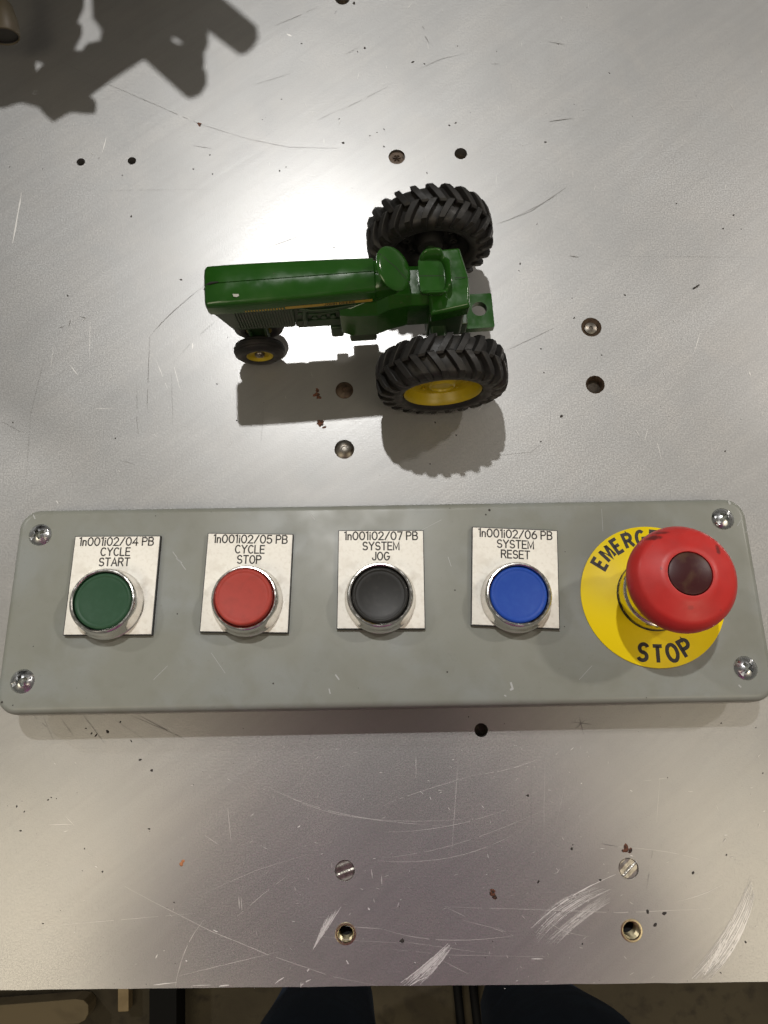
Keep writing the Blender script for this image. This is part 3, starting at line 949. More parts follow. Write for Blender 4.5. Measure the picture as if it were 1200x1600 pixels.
# rear wheels
RR, NL = 29.2, 23
tyre_prof = [(17.6, -7.6), (18.4, -8.8), (20.0, -9.3), (22.5, -9.2), (24.6, -8.4), (25.7, -6.8), (26.2, -3.5), (26.35, 0), (26.2, 3.5), (25.7, 6.8), (24.6, 8.4), (22.5, 9.2), (20.0, 9.3), (18.4, 8.8), (17.6, 7.6), (17.3, 4.5), (17.3, -4.5)]
mb = MB()
mb.lathe(tyre_prof + [tyre_prof[0]], 96, 'y')
tyre_me = mb.mesh('tyre')
def lug_mesh(side):
    """bar from the middle of the tread out over the shoulder"""
    mb = MB()
    rings = []
    st = [(-0.9, 26.0, RR - 0.1), (0.0, 26.0, RR), (3.0, 25.9, RR), (6.0, 25.5, RR - 0.35), (8.2, 24.6, RR - 1.3), (9.4, 22.6, RR - 3.6), (9.75, 20.8, RR - 6.0)]
    for k, (y, rb, rt) in enumerate(st):
        sh = 0.0215 * (y + 0.9) * (1.0 if y < 8 else 0.96)
        wd = 0.056 if y < 8 else 0.047
        if k == 0: rt -= 0.5
        c = []
        for (a, r) in ((sh - wd * 1.12, rb - 0.6), (sh - wd, rt - 0.25), (sh - wd * 0.86, rt), (sh + wd * 0.86, rt), (sh + wd, rt - 0.25), (sh + wd * 1.12, rb - 0.6)):
            yy = y if y < 9 else (y if r > rb - 0.3 else y - 0.9)
            c.append((r * math.sin(a), side * yy, r * math.cos(a)))
        rings.append(c)
    mb.loft(rings)
    return mb.mesh('lug')
lug_me = {s: lug_mesh(s) for s in (-1, 1)}
rim = MB()
rim.lathe([(17.5, -7.4), (17.2, -7.8), (16.7, -7.4), (16.2, -5.0), (15.4, -2.6), (13.0, -1.7), (9.5, -2.2), (6.6, -3.6), (6.1, -4.6), (5.4, -5.3), (5.0, -5.4), (4.6, -4.6), (0.02, -4.4)], 64, 'y')
for i in range(8):
    a = 2 * PI * i / 8
    rim.lathe([(0.75, -2.0), (0.75, -3.1), (0.4, -3.35), (0.01, -3.35)], 10, 'y', (10.6 * math.cos(a), 0, 10.6 * math.sin(a)))
rim_me = rim.mesh('rim')
core = MB()
core.lathe([(17.2, 6.5), (16.8, 1.5), (15.0, -1.0), (7.0, -0.6), (6.2, 1.5), (5.6, 5.5), (3.0, 5.6), (0.02, 5.6)], 48, 'y')
for i in range(8):
    a = 2 * PI * i / 8 + 0.2
    core.lathe([(1.9, -1.2), (1.9, 2.2), (1.2, 2.3), (1.1, -1.0)], 14, 'y', (11.0 * math.cos(a), 0, 11.0 * math.sin(a)))
core_me = core.mesh('wheel_core')
def rear_wheel(ly, lx, flip, spin):
    w = empty('rear_wheel', (lx, ly, RR), (R(1.2), spin, 0 if not flip else PI), T)
    link('tyre', tyre_me, 'rubber', w, smooth=50)
    link('rim', rim_me, 'toy_yellow', w, smooth=40)
    link('wheel_core', core_me, 'black_core', w, smooth=40)
    for s in (-1, 1):
        for i in range(NL):
            a = 2 * PI * (i + (0.5 if s > 0 else 0)) / NL
            # bars of both halves trail the same way round
            link('lug', lug_me[s], 'rubber', w, smooth=25, rot=(0, a, 0))
    return w
rear_wheel(-31.6, 0.0, False, 0.03)
rear_wheel(36.6, 0.0, True, 0.11)

# front wheels
FR = 12.0
mb = MB()
mb.lathe([(r_ * 0.952, z_) for r_, z_ in [(6.4, -2.6), (6.9, -3.2), (8.4, -3.5), (10.2, -3.3), (11.3, -2.6), (11.9, -2.2), (12.0, -1.7), (11.7, -1.5), (12.3, -1.1), (12.6, -0.7), (12.6, 0.7), (12.3, 1.1), (11.7, 1.5), (12.0, 1.7), (11.9, 2.2), (11.3, 2.6), (10.2, 3.3), (8.4, 3.5), (6.9, 3.2), (6.4, 2.6), (6.3, 0), (6.4, -2.6)]], 64, 'y')
ft_me = mb.mesh('tyre')
mb = MB()
mb.lathe([(6.5, -2.5), (6.2, -2.9), (5.8, -2.6), (5.2, -1.5), (3.2, -1.2), (2.5, -1.6)], 40, 'y')
mb.lathe([(6.5, 2.5), (6.0, 2.6), (5.2, 1.5), (0.02, 1.2)], 40, 'y')
fr_me = mb.mesh('rim')
mb = MB()
mb.lathe([(2.4, -1.3), (2.35, -2.4), (1.9, -2.9), (1.0, -3.2), (0.02, -3.25)], 24, 'y')
fp_me = mb.mesh('axle_pin')
for (ly, flip) in ((-6.4, False), (6.4, True)):
    w = empty('front_wheel', (-82.6, ly, FR), (R(2.0 if not flip else -2.0), 0.4, R(1.5) if not flip else PI), T)
    link('tyre', ft_me, 'rubber', w, smooth=30)
    link('rim', fr_me, 'toy_yellow', w, smooth=40)
    link('axle_pin', fp_me, 'dull_steel', w, smooth=50)
mb = MB()
mb.box(-84.5, -77.5, -2.6, 2.6, 10.0, 30.5)
mb.box(-83.2, -79.2, -6.0, 6.0, 10.6, 14.6)
mb.tube([(-85.0, -3.4, 30), (-84.4, -3.6, 20), (-83, -3.2, 14)], 0.8, 8)
mb.tube([(-77.4, -3.4, 30), (-77.8, -3.6, 20), (-79, -3.2, 14)], 0.8, 8)
part('front_pedestal', mb, 'toy_green_dull', T, bevel=0.5)

# ------------------------------------------------------------------ stand-in gripper: unseen plates shaped to cast the shadow on the table
def w_tab(px, py):
    """a spot of the photographed shadow, in millimetres on the table"""
    u, v = (px - 600) / PXF, (py - 800) / PXF
    c, s = math.cos(TILT), math.sin(TILT)
    t = CAM_H / (c + v * s)
    return (u * t, (s - v * c) * t)
GZ = 150.0
LAMP = Vector((LX * 3200, 100 + LY * 3200, 3200))
GO = Vector((-240.0, 420.0, GZ))              # the tool's flange point
GR = empty('robot_gripper', GO)
tag(GR, 'beige nozzle of a gripper tool reaching in above the table, with invented plates shaped for its shadow', 'gripper')
def up_to(pts, z):
    out = []
    for px, py in pts:
        X, Y = w_tab(px, py)
        t = z / LAMP.z
        out.append((X + (LAMP.x - X) * t - GO.x, Y + (LAMP.y - Y) * t - GO.y))
    return out
def shp(pts, f=2.727):
    return [(a / f, b / f) for a, b in pts]
mb = MB()
mb.prism(up_to(shp([(945, 0), (1098, 128), (1100, 150), (1075, 190), (1035, 218), (1015, 216), (900, 130), (812, 62), (640, -90), (700, -160)]), 166), 10, 22)
part('finger_shadow_plate', mb, 'alu', GR, smooth=0, bevel=1.0)
mb = MB()
mb.prism(up_to(shp([(388, -150), (700, -150), (830, 60), (835, 95), (888, 150), (886, 180), (868, 215), (872, 255), (856, 292), (882, 322), (880, 345), (855, 385), (808, 404), (790, 398), (612, 238), (440, 350), (395, 300), (420, 200), (432, 150), (430, 110), (392, 62)]), 150), -6, 6,
         [up_to(shp([(716, 150), (745, 144), (790, 182), (772, 206), (742, 194)]), 150)])
part('jaw_shadow_plate', mb, 'alu', GR, smooth=0, bevel=1.0)
mb = MB()
mb.prism(up_to(shp([(-200, -150), (366, -150), (358, 20), (322, 100), (352, 130), (312, 208), (318, 228), (345, 234), (372, 200), (420, 190), (470, 330), (440, 352), (358, 412), (402, 440), (412, 456), (400, 470), (300, 462), (226, 504), (184, 466), (165, 440), (90, 420), (30, 440), (-40, 440), (-200, 440)]), 120), -36, -24,
         [up_to(shp([(196, 222), (215, 214), (238, 236), (215, 246)]), 120), up_to(shp([(138, 240), (208, 264), (190, 285), (148, 324), (152, 282)]), 120), up_to(shp([(108, 398), (150, 374), (186, 402), (150, 416)]), 120)])
part('base_shadow_plate', mb, 'alu', GR, smooth=0, bevel=1.0)
for (x, y, z0, z1, r) in ((-10, 30, -28, 70, 14), (40, 60, -28, 12, 9), (20, 10, 6, 60, 7)):
    mb = MB()
    mb.lathe([(r, z0), (r, z1)], 28, 'z', (x, y, 0), True, True)
    part('spacer_post', mb, 'black_steel', GR, smooth=50)
mb = MB()
mb.loft([[(x, y, -115.0) for x, y in ((-150, -38), (128, -38), (160, 260), (-150, 260))], [(x, y, 170.0) for x, y in ((-130, 125), (110, 125), (140, 240), (-130, 240))]])
part('reflection_blocker', mb, 'black_steel', GR, smooth=0, bevel=6)  # unseen body added to darken the reflection in the table corner
mb = MB()
mb.box(-260, -70, -70, 200, -149.5, 260)
part('side_lamp_blocker', mb, 'black_steel', GR, smooth=0, bevel=8)  # unseen block added to keep the left side lamp off this corner
# the nozzle seen in the corner
c = math.cos(TILT); s = math.sin(TILT)
def at_height(px, py, z):
    u, v = (px - 600) / PXF, (py - 800) / PXF
    t = (CAM_H - z) / (c + v * s)
    return Vector((u * t, (s - v * c) * t, z))
n0 = at_height(6, 57, 20) - GO
ax = Vector((0.15, -0.95, -0.22)).normalized()
mb = MB()
def nozzle(prof):
    mb = MB()
    mb.lathe(prof, 36)
    q = Vector((0, 0, 1)).rotation_difference(ax)
    mb.v = [tuple(q @ Vector(p) + n0) for p in mb.v]
    return mb
part('nozzle', nozzle([(4.2, -34), (4.4, -18), (6.4, -15), (7.8, -8), (8.0, -1.5), (7.6, 0.0), (7.0, 0.3), (6.9, -0.5)]), 'beige_paint', GR, smooth=40)
part('nozzle_bore', nozzle([(6.95, -0.4), (6.9, -1.0), (0.02, -1.2)]), 'black_core', GR, smooth=40)

# ------------------------------------------------------------------ wear: scratches and dirt on the plate (one mesh each)
def tabpt(px, py):
    x, y = w_tab(px, py)
    return (x, y)
NSCR = [0]
def scratch(mb, pts, wid, lift, taper=True):
    NSCR[0] += 1
    lift = 0.03 + 0.0004 * NSCR[0]
    P = [Vector(tabpt(*p)) for p in pts]
    # smooth it a little
    Q = []
    for a, b in zip(P, P[1:]):
        n = max(2, int((b - a).length / 3))
        for i in range(n):
            Q.append(a.lerp(b, i / n))
    Q.append(P[-1])
    vs, fs = [], []
    n = len(Q)
    for i, q in enumerate(Q):
        d = (Q[min(i + 1, n - 1)] - Q[max(i - 1, 0)]).normalized()
        nn = Vector((-d.y, d.x))
        t = i / (n - 1)
        ww = wid * (0.25 + 0.75 * math.sin(PI * min(max(t, 0.03), 0.97))) if taper else wid
        ww *= random.uniform(0.55, 1.15)
        j = nn * random.uniform(-0.06, 0.06)
        vs += [(*(q + j + nn * ww / 2), lift), (*(q + j - nn * ww / 2), lift)]
    for i in range(n - 1):
        if random.random() < 0.06 and 0 < i < n - 2:
            continue
        fs.append((2 * i, 2 * i + 1, 2 * i + 3, 2 * i + 2))
    mb.add(vs, fs)
def bez_pts(a, b, c, n=10):
    return [((1 - t) ** 2 * a[0] + 2 * t * (1 - t) * b[0] + t * t * c[0], (1 - t) ** 2 * a[1] + 2 * t * (1 - t) * b[1] + t * t * c[1]) for t in [i / n for i in range(n + 1)]]

soft, light, dark = MB(), MB(), MB()
for p, wd in (
    ([(195, 1385), (245, 1412), (330, 1455), (420, 1492), (520, 1526), (590, 1540)], 0.30),
    ([(10, 1455), (120, 1443), (305, 1427)], 0.20),
    ([(280, 1525), (360, 1505), (436, 1487)], 0.25),
    (bez_pts((274, 1541), (285, 1475), (319, 1437)), 0.35),
    ([(370, 1432), (410, 1398), (452, 1366)], 0.25),
    ([(320, 1395), (400, 1360), (480, 1335)], 0.16),
    (bez_pts((420, 1230), (520, 1285), (700, 1290)), 0.22), (bez_pts((440, 1238), (530, 1295), (720, 1280)), 0.20),
    (bez_pts((600, 1300), (700, 1300), (790, 1265)), 0.22), (bez_pts((590, 1345), (710, 1355), (800, 1305)), 0.28),
    (bez_pts((596, 1340), (700, 1335), (845, 1268)), 0.20), (bez_pts((600, 1258), (640, 1240), (745, 1210)), 0.20), (bez_pts((745, 1210), (800, 1205), (842, 1185)), 0.22),
    ([(650, 1180), (650, 1216)], 0.3), ([(716, 1190), (710, 1270), (706, 1328)], 0.22), ([(852, 1185), (850, 1260), (850, 1320)], 0.12),
    ([(695, 1417), (800, 1420), (970, 1426), (1110, 1420)], 0.26), ([(695, 1417), (727, 1432), (726, 1420)], 0.25), ([(724, 1438), (770, 1450), (802, 1462), (775, 1449)], 0.28),
    (bez_pts((600, 1452), (680, 1480), (802, 1462)), 0.32), (bez_pts((625, 1470), (700, 1482), (770, 1490)), 0.18),
    (bez_pts((850, 1432), (870, 1458), (920, 1463)), 0.22), ([(690, 1500), (732, 1522)], 0.25),
    (bez_pts((1060, 1408), (1100, 1400), (1128, 1382)), 0.25), ([(540, 1447), (600, 1452)], 0.3), ([(356, 1262), (361, 1314)], 0.3), ([(320, 1305), (342, 1320)], 0.25),
    ([(75, 1289), (112, 1288)], 0.35), ([(103, 1276), (116, 1290)], 0.3), ([(1031, 1215), (1026, 1285)], 0.12), ([(1005, 1220), (1042, 1216)], 0.2),
    (bez_pts((940, 1322), (1040, 1325), (1100, 1345)), 0.14), ([(480, 1460), (560, 1470), (660, 1475)], 0.14), ([(600, 1482), (700, 1492), (860, 1495)], 0.16),
    ([(580, 1358), (582, 1372)], 0.5), ([(596, 1368), (597, 1382)], 0.5), ([(373, 1400), (374, 1420)], 0.5), ([(377, 1402), (378, 1422)], 0.5),
    ([(110, 571), (122, 587)], 0.4), ([(148, 639), (178, 638)], 0.35), ([(84, 541), (80, 572)], 0.3), ([(243, 560), (262, 608)], 0.25), ([(272, 573), (282, 610)], 0.35), ([(301, 536), (301, 545)], 0.7),
    ([(160, 238), (166, 215)], 0.5), ([(20, 380), (34, 300)], 0.9), ([(141, 500), (140, 560)], 0.25), ([(448, 53), (456, 57)], 1.0), ([(886, 1215), (868, 1290)], 0.1),
    ([(1084, 552), (1094, 520)], 0.35), ([(1007, 690), (1012, 670)], 0.4), ([(1034, 718), (1026, 690)], 0.3), ([(1171, 580), (1173, 588)], 0.5), ([(88, 782), (91, 787)], 0.5)):
    scratch(soft, p, wd, 0.06)
# bright gouges
def fan(a0, a1, b0, b1, n, wid, bend=0.0):
    n = int(n * 1.9)
    wid *= 0.62
    for i in range(n):
        t = (i + random.uniform(-0.5, 0.5)) / n
        s_ = random.uniform(0.0, 0.18); e_ = random.uniform(0.75, 1.0)
        A = (a0[0] + (a1[0] - a0[0]) * t, a0[1] + (a1[1] - a0[1]) * t)
        B = (b0[0] + (b1[0] - b0[0]) * t, b0[1] + (b1[1] - b0[1]) * t)
        m = ((A[0] + B[0]) / 2 - bend * 18, (A[1] + B[1]) / 2 - bend * 14)
        pts = bez_pts(A, m, B, 14)
        k0, k1 = int(s_ * 14), max(int(e_ * 14), 4)
        scratch(light if random.random() < 0.62 else soft, pts[k0:k1 + 1], wid * random.uniform(0.4, 1.2), 0.09)
fan((925, 1386), (956, 1390), (829, 1450), (835, 1485), 12, 0.36, 1.0)
fan((956, 1390), (952, 1412), (838, 1482), (868, 1480), 10, 0.36, 0.4)
scratch(light, bez_pts((830, 1450), (880, 1400), (962, 1366)), 0.5, 0.08)
fan((700, 1474), (706, 1480), (612, 1545), (655, 1542), 14, 0.6, -0.2)
fan((1172, 1370), (1179, 1400), (1060, 1538), (1100, 1538), 15, 0.55, -1.2)
fan((1110, 1490), (1150, 1440), (1090, 1532), (1110, 1520), 8, 0.7, -0.2)
fan((510, 1432), (534, 1416), (486, 1490), (494, 1478), 10, 0.55)
for (x, y, dx, dy, wd) in ((430, 1537, 14, -10, 1.0), (470, 1540, 16, -10, 1.0), (240, 1539, 36, -4, 0.8), (342, 1541, 16, -2, 1.0), (830, 1498, 18, 0, 0.9), (300, 1540, 30, -1, 0.5), (640, 1540, 28, -14, 1.0), (480, 1518, 3, -4, 1.2), (575, 1418, 3, 4, 1.0), (243, 1497, 4, -6, 0.9), (290, 1500, 3, 2, 1.0), (333, 1453, 8, 3, 0.9), (541, 1500, 4, 6, 1.0), (465, 1293, 4, -3, 0.9)):
    scratch(light, [(x, y), (x + dx * 0.5, y + dy * 0.6), (x + dx, y + dy)], wd * 0.6, 0.1)
for i in range(210):                          # fine nicks
    px, py = random.uniform(380, 1000) if random.random() < 0.6 else random.uniform(0, 1200), random.uniform(1165, 1545)
    a = random.uniform(0, 2 * PI); l = random.uniform(1.5, 8)
    scratch(soft if i % 4 else light, [(px, py), (px + l * math.cos(a), py + l * math.sin(a))], random.uniform(0.12, 0.42), 0.07)
for i in range(90):
    px, py = random.uniform(0, 1200), random.uniform(0, 760)
    a = random.gauss(1.4, 0.5); l = random.uniform(3, 14)
    scratch(soft, [(px, py), (px + l * math.cos(a), py + l * math.sin(a))], random.uniform(0.10, 0.25), 0.07)
# dark scuffs
for p, wd in (
    (bez_pts((320, 446), (262, 490), (234, 526)), 0.42), ([(234, 526), (232, 570), (230, 636), (232, 645)], 0.34),
    ([(340, 500), (304, 530), (270, 568)], 0.18), (bez_pts((405, 392), (450, 375), (510, 355)), 0.28), (bez_pts((775, 350), (800, 345), (870, 305)), 0.30), ([(800, 342), (830, 330), (885, 293)], 0.5),
    ([(790, 548), (840, 525), (866, 512)], 0.34), ([(775, 712), (830, 706), (850, 690)], 0.2), ([(862, 620), (857, 700)], 0.14), ([(400, 664), (412, 640), (408, 690)], 0.18),
    ([(60, 80), (165, 130), (310, 193), (380, 215), (440, 228)], 0.26), ([(395, 133), (455, 115)], 0.22), ([(534, 172), (605, 136)], 0.30), ([(385, 217), (450, 230), (530, 232)], 0.24),
    ([(660, 41), (663, 46)], 0.5), ([(664, 56), (671, 68)], 0.4), ([(656, 107), (690, 92), (725, 84)], 0.28), ([(768, 100), (781, 100)], 0.4), ([(430, 40), (455, 30), (495, 12)], 0.35), ([(522, 22), (527, 16)], 0.5),
    ([(540, 85), (560, 74)], 0.3), ([(545, 165), (480, 195)], 0.12), ([(45, 660), (62, 590), (70, 560)], 0.18), ([(40, 757), (45, 690), (48, 650)], 0.12), ([(214, 600), (214, 660), (216, 680)], 0.18), ([(268, 580), (270, 665)], 0.12), ([(0, 657), (35, 676)], 0.22), ([(186, 719), (210, 725)], 0.22),
    ([(50, 1116), (90, 1150)], 0.18), ([(130, 1117), (164, 1162)], 0.34), ([(215, 1117), (290, 1156)], 0.30), ([(205, 1118), (280, 1150)], 0.22), ([(95, 1122), (115, 1150)], 0.2), ([(68, 1120), (85, 1160)], 0.16), ([(180, 1125), (240, 1165)], 0.14),
    ([(893, 1128), (924, 1132)], 0.5), ([(905, 1120), (912, 1148)], 0.34), ([(898, 1140), (915, 1124)], 0.3), ([(830, 1180), (830, 1330)], 0.10), ([(480, 1165), (490, 1135)], 0.12),
    ([(1020, 1328), (1010, 1390)], 0.3), ([(940, 1318), (966, 1323)], 0.5), ([(130, 298), (330, 296)], 0.10), ([(800, 842), (800, 842.5)], 0.1), ([(960, 400), (1180, 402)], 0.12), ([(125, 495), (136, 497)], 0.5), ([(110, 500), (108, 510)], 0.5), ([(92, 512), (100, 510)], 0.4), ([(302, 228), (330, 232)], 0.5), ([(705, 550), (790, 545)], 0.15), ([(890, 400), (905, 402)], 0.9), ([(858, 190), (895, 185)], 0.7), ([(855, 65), (882, 70)], 0.6)):
    scratch(dark, p, wd * 0.6, 0.05)
for mbx, nm, mt in ((soft, 'fine_scratches', 'scratch_soft'), (light, 'bare_gouges', 'scratch_light'), (dark, 'dark_scuffs', 'scratch_dark')):
    tag(part(nm, mbx, mt, table, smooth=0), kind='stuff')

def lump(mb, x, y, sx, sy, h, a=0.0, n=7):
    ca, sa = math.cos(a), math.sin(a)
    ring = []
    for i in range(n):
        t = 2 * PI * i / n
        r = random.uniform(0.65, 1.1)
        u, v = sx * r * math.cos(t), sy * r * math.sin(t)
        ring.append((x + u * ca - v * sa, y + u * sa + v * ca))
    vs = [(p[0], p[1], 0.01) for p in ring] + [(x + (p[0] - x) * 0.6, y + (p[1] - y) * 0.6, h) for p in ring] + [(x, y, h * 1.1)]
    fs = [(i, (i + 1) % n, n + (i + 1) % n, n + i) for i in range(n)] + [(n + i, n + (i + 1) % n, 2 * n) for i in range(n)]
    mb.add(vs, fs)
mb = MB()
spots = [(15, 261, 3), (67, 264, 3), (191, 274, 3), (155, 247, 3), (205, 338, 6), (328, 242, 3), (302, 264, 5), (332, 272, 4), (283, 437, 5), (106, 462, 5), (180, 685, 3), (20, 660, 3), (339, 600, 3), (370, 657, 4), (356, 527, 3), (340, 600, 2),
         (553, 5, 7), (570, 75, 6), (559, 81, 4), (471, 68, 4), (645, 97, 6), (663, 100, 4), (600, 202, 4), (589, 207, 3), (578, 212, 3), (600, 229, 5), (536, 223, 6), (530, 186, 3), (437, 267, 5), (447, 261, 3), (667, 270, 5), (712, 192, 5), (702, 196, 4), (715, 72, 3), (440, 155, 3), (410, 187, 3),
         (917, 12, 2), (872, 69, 3), (952, 114, 4), (897, 163, 2), (852, 222, 5), (1146, 336, 5), (1130, 357, 4), (1158, 358, 3), (976, 461, 4), (1057, 318, 4), (897, 497, 4), (894, 466, 3), (839, 350, 3), (813, 412, 4), (811, 423, 3), (877, 650, 6), (845, 690, 4), (1133, 705, 3), (1158, 655, 2), (522, 386, 4), (680, 660, 4), (713, 680, 3), (672, 725, 3), (712, 442, 3), (845, 545, 4), (850, 582, 3), (940, 555, 3),
         (168, 1143, 7), (150, 1149, 6), (143, 1146, 4), (134, 1138, 3), (205, 1158, 5), (188, 1128, 3), (219, 1187, 5), (237, 1204, 5), (32, 1298, 5), (233, 1295, 4), (132, 1326, 3), (160, 1362, 4), (75, 1250, 3), (80, 1246, 3), (88, 1248, 2), (26, 1260, 4), (38, 1268, 3), (272, 1410, 3), (67, 1443, 3),
         (732, 1120, 3), (788, 1131, 2), (1127, 1130, 3), (1181, 1137, 3), (893, 1326, 5), (841, 1378, 5), (938, 1375, 5), (1083, 1364, 5), (1012, 1424, 7), (1038, 1427, 8), (1024, 1445, 7), (770, 1471, 2), (628, 1470, 8), (895, 1320, 2), (1135, 1336, 3), (825, 1243, 5), (1126, 1520, 3), (1165, 1472, 4), (910, 1475, 3), (1043, 1215, 3), (1192, 1208, 3)]
for (px, py, d) in spots:
    x, y = w_tab(px, py)
    k = d * 0.15
    lump(mb, x, y, k * random.uniform(0.8, 1.3), k * random.uniform(0.5, 0.9), 0.12 + 0.1 * k, random.uniform(0, PI))
for i in range(190):
    x, y = w_tab(random.uniform(0, 1200), random.choice((random.uniform(0, 780), random.uniform(1120, 1540))))
    k = random.uniform(0.08, 0.26)
    lump(mb, x, y, k, k * random.uniform(0.4, 0.9), 0.08, random.uniform(0, PI), 5)
tag(part('dirt_specks', mb, 'dirt', table, smooth=0), kind='stuff')

def flake(px, py, bits, spread, m, label, cat, group=None):
    x, y = w_tab(px, py)
    mb = MB()
    for i in range(bits):
        lump(mb, random.gauss(0, spread[0]), random.gauss(0, spread[1]), random.uniform(0.8, 1.5), random.uniform(0.6, 1.1), random.uniform(0.15, 0.4), random.uniform(0, PI))
    o = part('rust_flake' if cat == 'rust' else 'debris_chip', mb, m, smooth=0, loc=(x, y, 0.02))
    tag(o, label, cat, group)
flake(495, 615, 9, (0.5, 1.8), 'rust', 'elongated brown rust flake lying in the tractor shadow', 'rust')
flake(501, 662, 8, (0.8, 0.8), 'rust', 'round crumbly rust flake at the edge of the tractor shadow', 'rust')
flake(981, 1326, 9, (0.9, 0.9), 'rust', 'rust crumbs touching the upper rim of the right flush plug', 'rust')
flake(769, 1398, 5, (0.9, 0.8), 'rust', 'small rust crumbs between the two flush plugs', 'rust')
flake(312, 193, 3, (0.6, 0.5), 'rust', 'single reddish flake beside the gripper shadow', 'rust')
flake(282, 1348, 2, (0.7, 0.7), 'orange_chip', 'orange paint chip on the bare front of the table', 'paint chip')
mb = MB()
x, y = w_tab(1085, 450)
lump(mb, 0, 0, 0.9, 0.6, 0.7, 0.6, 9)
lump(mb, 1.6, 1.0, 1.7, 0.5, 0.15, 0.6, 8)
tag(part('dead_insect', mb, 'dirt', smooth=40, loc=(x, y, 0.02)), 'tiny dead insect with one pale wing on the metal', 'insect')

# ------------------------------------------------------------------ below the edge: floor clutter
def at_floor(px, py, z=-900.0):
    p = at_height(px, py, z)
    return (p.x, p.y)
def slab(name, pts, z0, z1, m, label, cat, bev=2.0):
    mb = MB()
    q = [at_floor(a, b, z1) for a, b in pts]
    ox, oy = q[0]
    mb.prism([(a - ox, b - oy) for a, b in q], 0, z1 - z0)
    o = part(name, mb, m, smooth=0, bevel=bev, loc=(ox, oy, z0))
    return tag(o, label, cat)
slab('floor_board', [(-260, 1568), (-20, 1572), (60, 1566), (118, 1561), (131, 1563), (138, 1571), (138, 1584), (133, 1594), (122, 1600), (60, 1602), (-260, 1604)], -899, -868, 'card', 'dusty tan board lying on the floor below the table edge', 'board', 4)
slab('wood_stick', [(184, 1480), (201, 1480), (201, 1581), (184, 1582)], -899, -880, 'wood', 'short pale wooden stick lying on the floor beside the dusty board', 'stick')
slab('steel_channel', [(233, 1440), (276, 1440), (276, 1700), (233, 1700)], -899, -850, 'black_steel', 'wide black steel channel running across the floor', 'channel')
mb = MB()
a0, b0 = at_floor(714, 1440), at_floor(740, 1720)
for i, (u, v) in enumerate(((708, 725), (732, 752))):
    a, b = at_floor(u, 1480), at_floor(v, 1720)
    mb.tube([(a[0], a[1], -893), ((a[0] + b[0]) / 2 + 3, (a[1] + b[1]) / 2, -893), (b[0], b[1], -893)], 6.5, 10)
tag(part('black_hose', mb, 'black_steel', smooth=60), 'pair of joined black hoses lying on the floor between the legs', 'hose')

# ------------------------------------------------------------------ the person taking the picture (legs in view, body mirrored in the plate)
def skin_mesh(name, verts, edges, radii, m, parent, sub=2, root=0):
    me = bpy.data.meshes.new(name)
    me.from_pydata([(x * K, y * K, z * K) for x, y, z in verts], edges, [])
    me.materials.append(M[m])
    o = bpy.data.objects.new(name, me)
    COL.objects.link(o)
    md = o.modifiers.new('skin', 'SKIN')
    md.use_smooth_shade = True
    if not me.skin_vertices:
        pass
    for i, r in enumerate(radii):
        sv = me.skin_vertices[0].data[i]
        sv.radius = (r[0] * K, r[1] * K) if isinstance(r, tuple) else (r * K, r * K)
        sv.use_root = (i == root)
    sd = o.modifiers.new('subdiv', 'SUBSURF')
    sd.levels = sub
    sd.render_levels = sub
    if parent:
        o.parent = parent
    return o

P = empty('person', (0, 0, 0))
tag(P, 'person in blue jeans and purple shirt standing at the table edge holding a phone', 'person')
# body: one continuous figure
bv = [(20, -400, 30), (20, -390, 150), (15, -345, 290), (10, -280, 410), (5, -240, 480), (0, -215, 530), (0, -175, 600), (0, -155, 680), (0, -150, 745),
      (-150, -240, 450), (-178, -215, 250), (-95, -80, 300), (-62, -28, 335),
      (165, -240, 450), (205, -215, 250), (105, -80, 300), (64, -28, 335),
      (-75, -385, -60), (-62, -345, -400), (-75, -420, -780), (-78, -360, -860),
      (125, -385, -60), (158, -335, -330), (190, -440, -780), (200, -380, -860)]
be = [(0, 1), (1, 2), (2, 3), (3, 4), (4, 5), (5, 6), (6, 7), (7, 8), (4, 9), (9, 10), (10, 11), (11, 12), (4, 13), (13, 14), (14, 15), (15, 16),
      (0, 17), (17, 18), (18, 19), (19, 20), (0, 21), (21, 22), (22, 23), (23, 24)]
br = [135, 130, 140, 150, 105, 60, 82, 92, 60, 58, 44, 34, 26, 58, 44, 34, 26, 90, 62, 48, 42, 92, 74, 52, 42]
body = skin_mesh('body', bv, be, br, 'shirt', P)
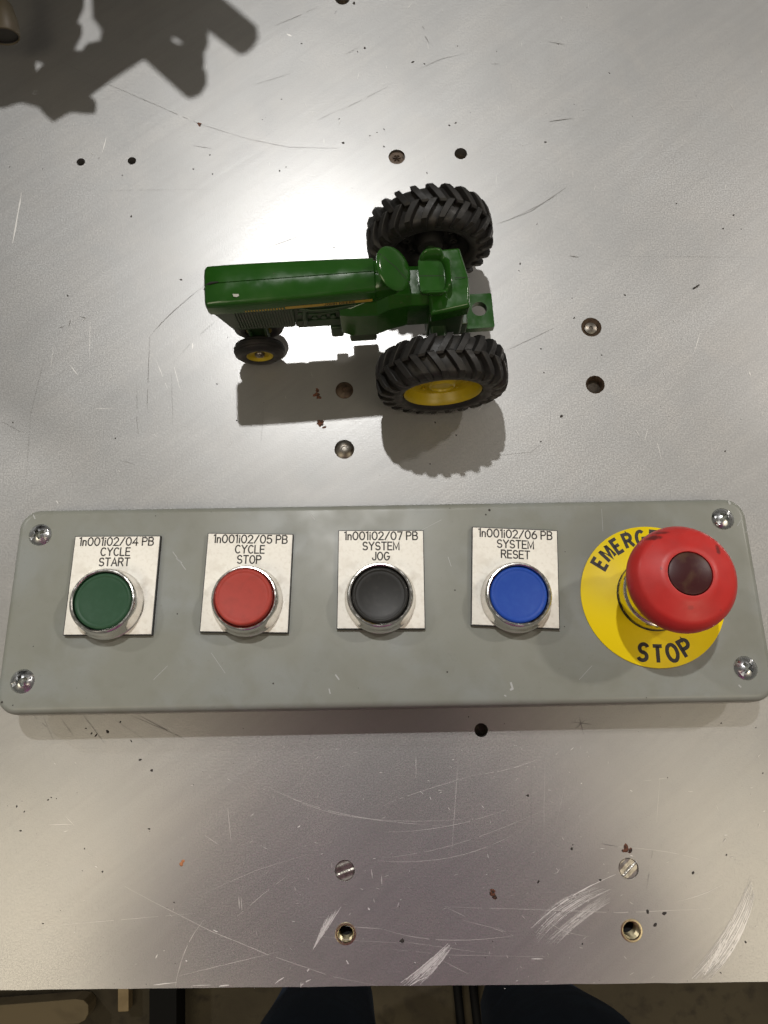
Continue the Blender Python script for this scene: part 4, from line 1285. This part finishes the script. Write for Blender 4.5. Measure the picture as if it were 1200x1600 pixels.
# trousers, hair, shoes and hands over the body
tv = [(20, -400, 40), (-75, -385, -60), (-64, -352, -250), (-62, -345, -400), (-70, -390, -600), (-75, -420, -830), (125, -385, -60), (150, -345, -220), (158, -335, -330), (172, -390, -580), (190, -440, -830)]
skin_mesh('trousers', tv, [(0, 1), (1, 2), (2, 3), (3, 4), (4, 5), (0, 6), (6, 7), (7, 8), (8, 9), (9, 10)], [145, 98, 80, 70, 66, 62, 100, 92, 84, 70, 64], 'jeans', P)
skin_mesh('hair', [(0, -165, 730), (0, -175, 775)], [(0, 1)], [92, 70], 'hair', P)
for s_, (x, y) in ((-1, (-78, -370)), (1, (198, -390))):
    skin_mesh('shoe', [(x, y - 70, -855), (x, y + 30, -860), (x, y + 120, -868)], [(0, 1), (1, 2)], [42, 42, 32], 'shoe', P)
for s_ in (-1, 1):                            # hands closed on the phone's long edges
    hv = [(s_ * 62, -30, 335), (s_ * 56, -6, 346), (s_ * 50, 16, 352)]
    hr = [25, 26, 20]
    he = [(0, 1), (1, 2)]
    for f in range(4):
        y0 = 22 - f * 15
        n = len(hv)
        hv += [(s_ * 52, y0 + 2, 350), (s_ * 44, y0 + 4, 341 + 2 * f * 0), (s_ * 36, y0 + 6, 343)]
        hr += [9, 8.5, 7.5]
        he += [(1 if f > 1 else 2, n), (n, n + 1), (n + 1, n + 2)]
    n = len(hv)
    hv += [(s_ * 50, 2, 366), (s_ * 38, 14, 372), (s_ * 28, 24, 372)]
    hr += [11, 9.5, 8.5]
    he += [(1, n), (n, n + 1), (n + 1, n + 2)]
    for i in range(len(hv)):                  # keep clear of the lens, behind the phone's back
        hv[i] = (hv[i][0], hv[i][1] - 66, hv[i][2] + 2)
    skin_mesh('hand', hv, he, hr, 'skin', P, 1)
mb = MB()
mb.prism(rrect(36, 74, 9, 6), 2.5, 10.5)
ph = part('phone', mb, 'phone', smooth=30, bevel=1.5)
ph.location = (0.006, -0.058, 0.338)
ph.rotation_euler = (R(12), 0, 0)
tag(ph, 'dark smartphone held over the table by the person', 'phone')
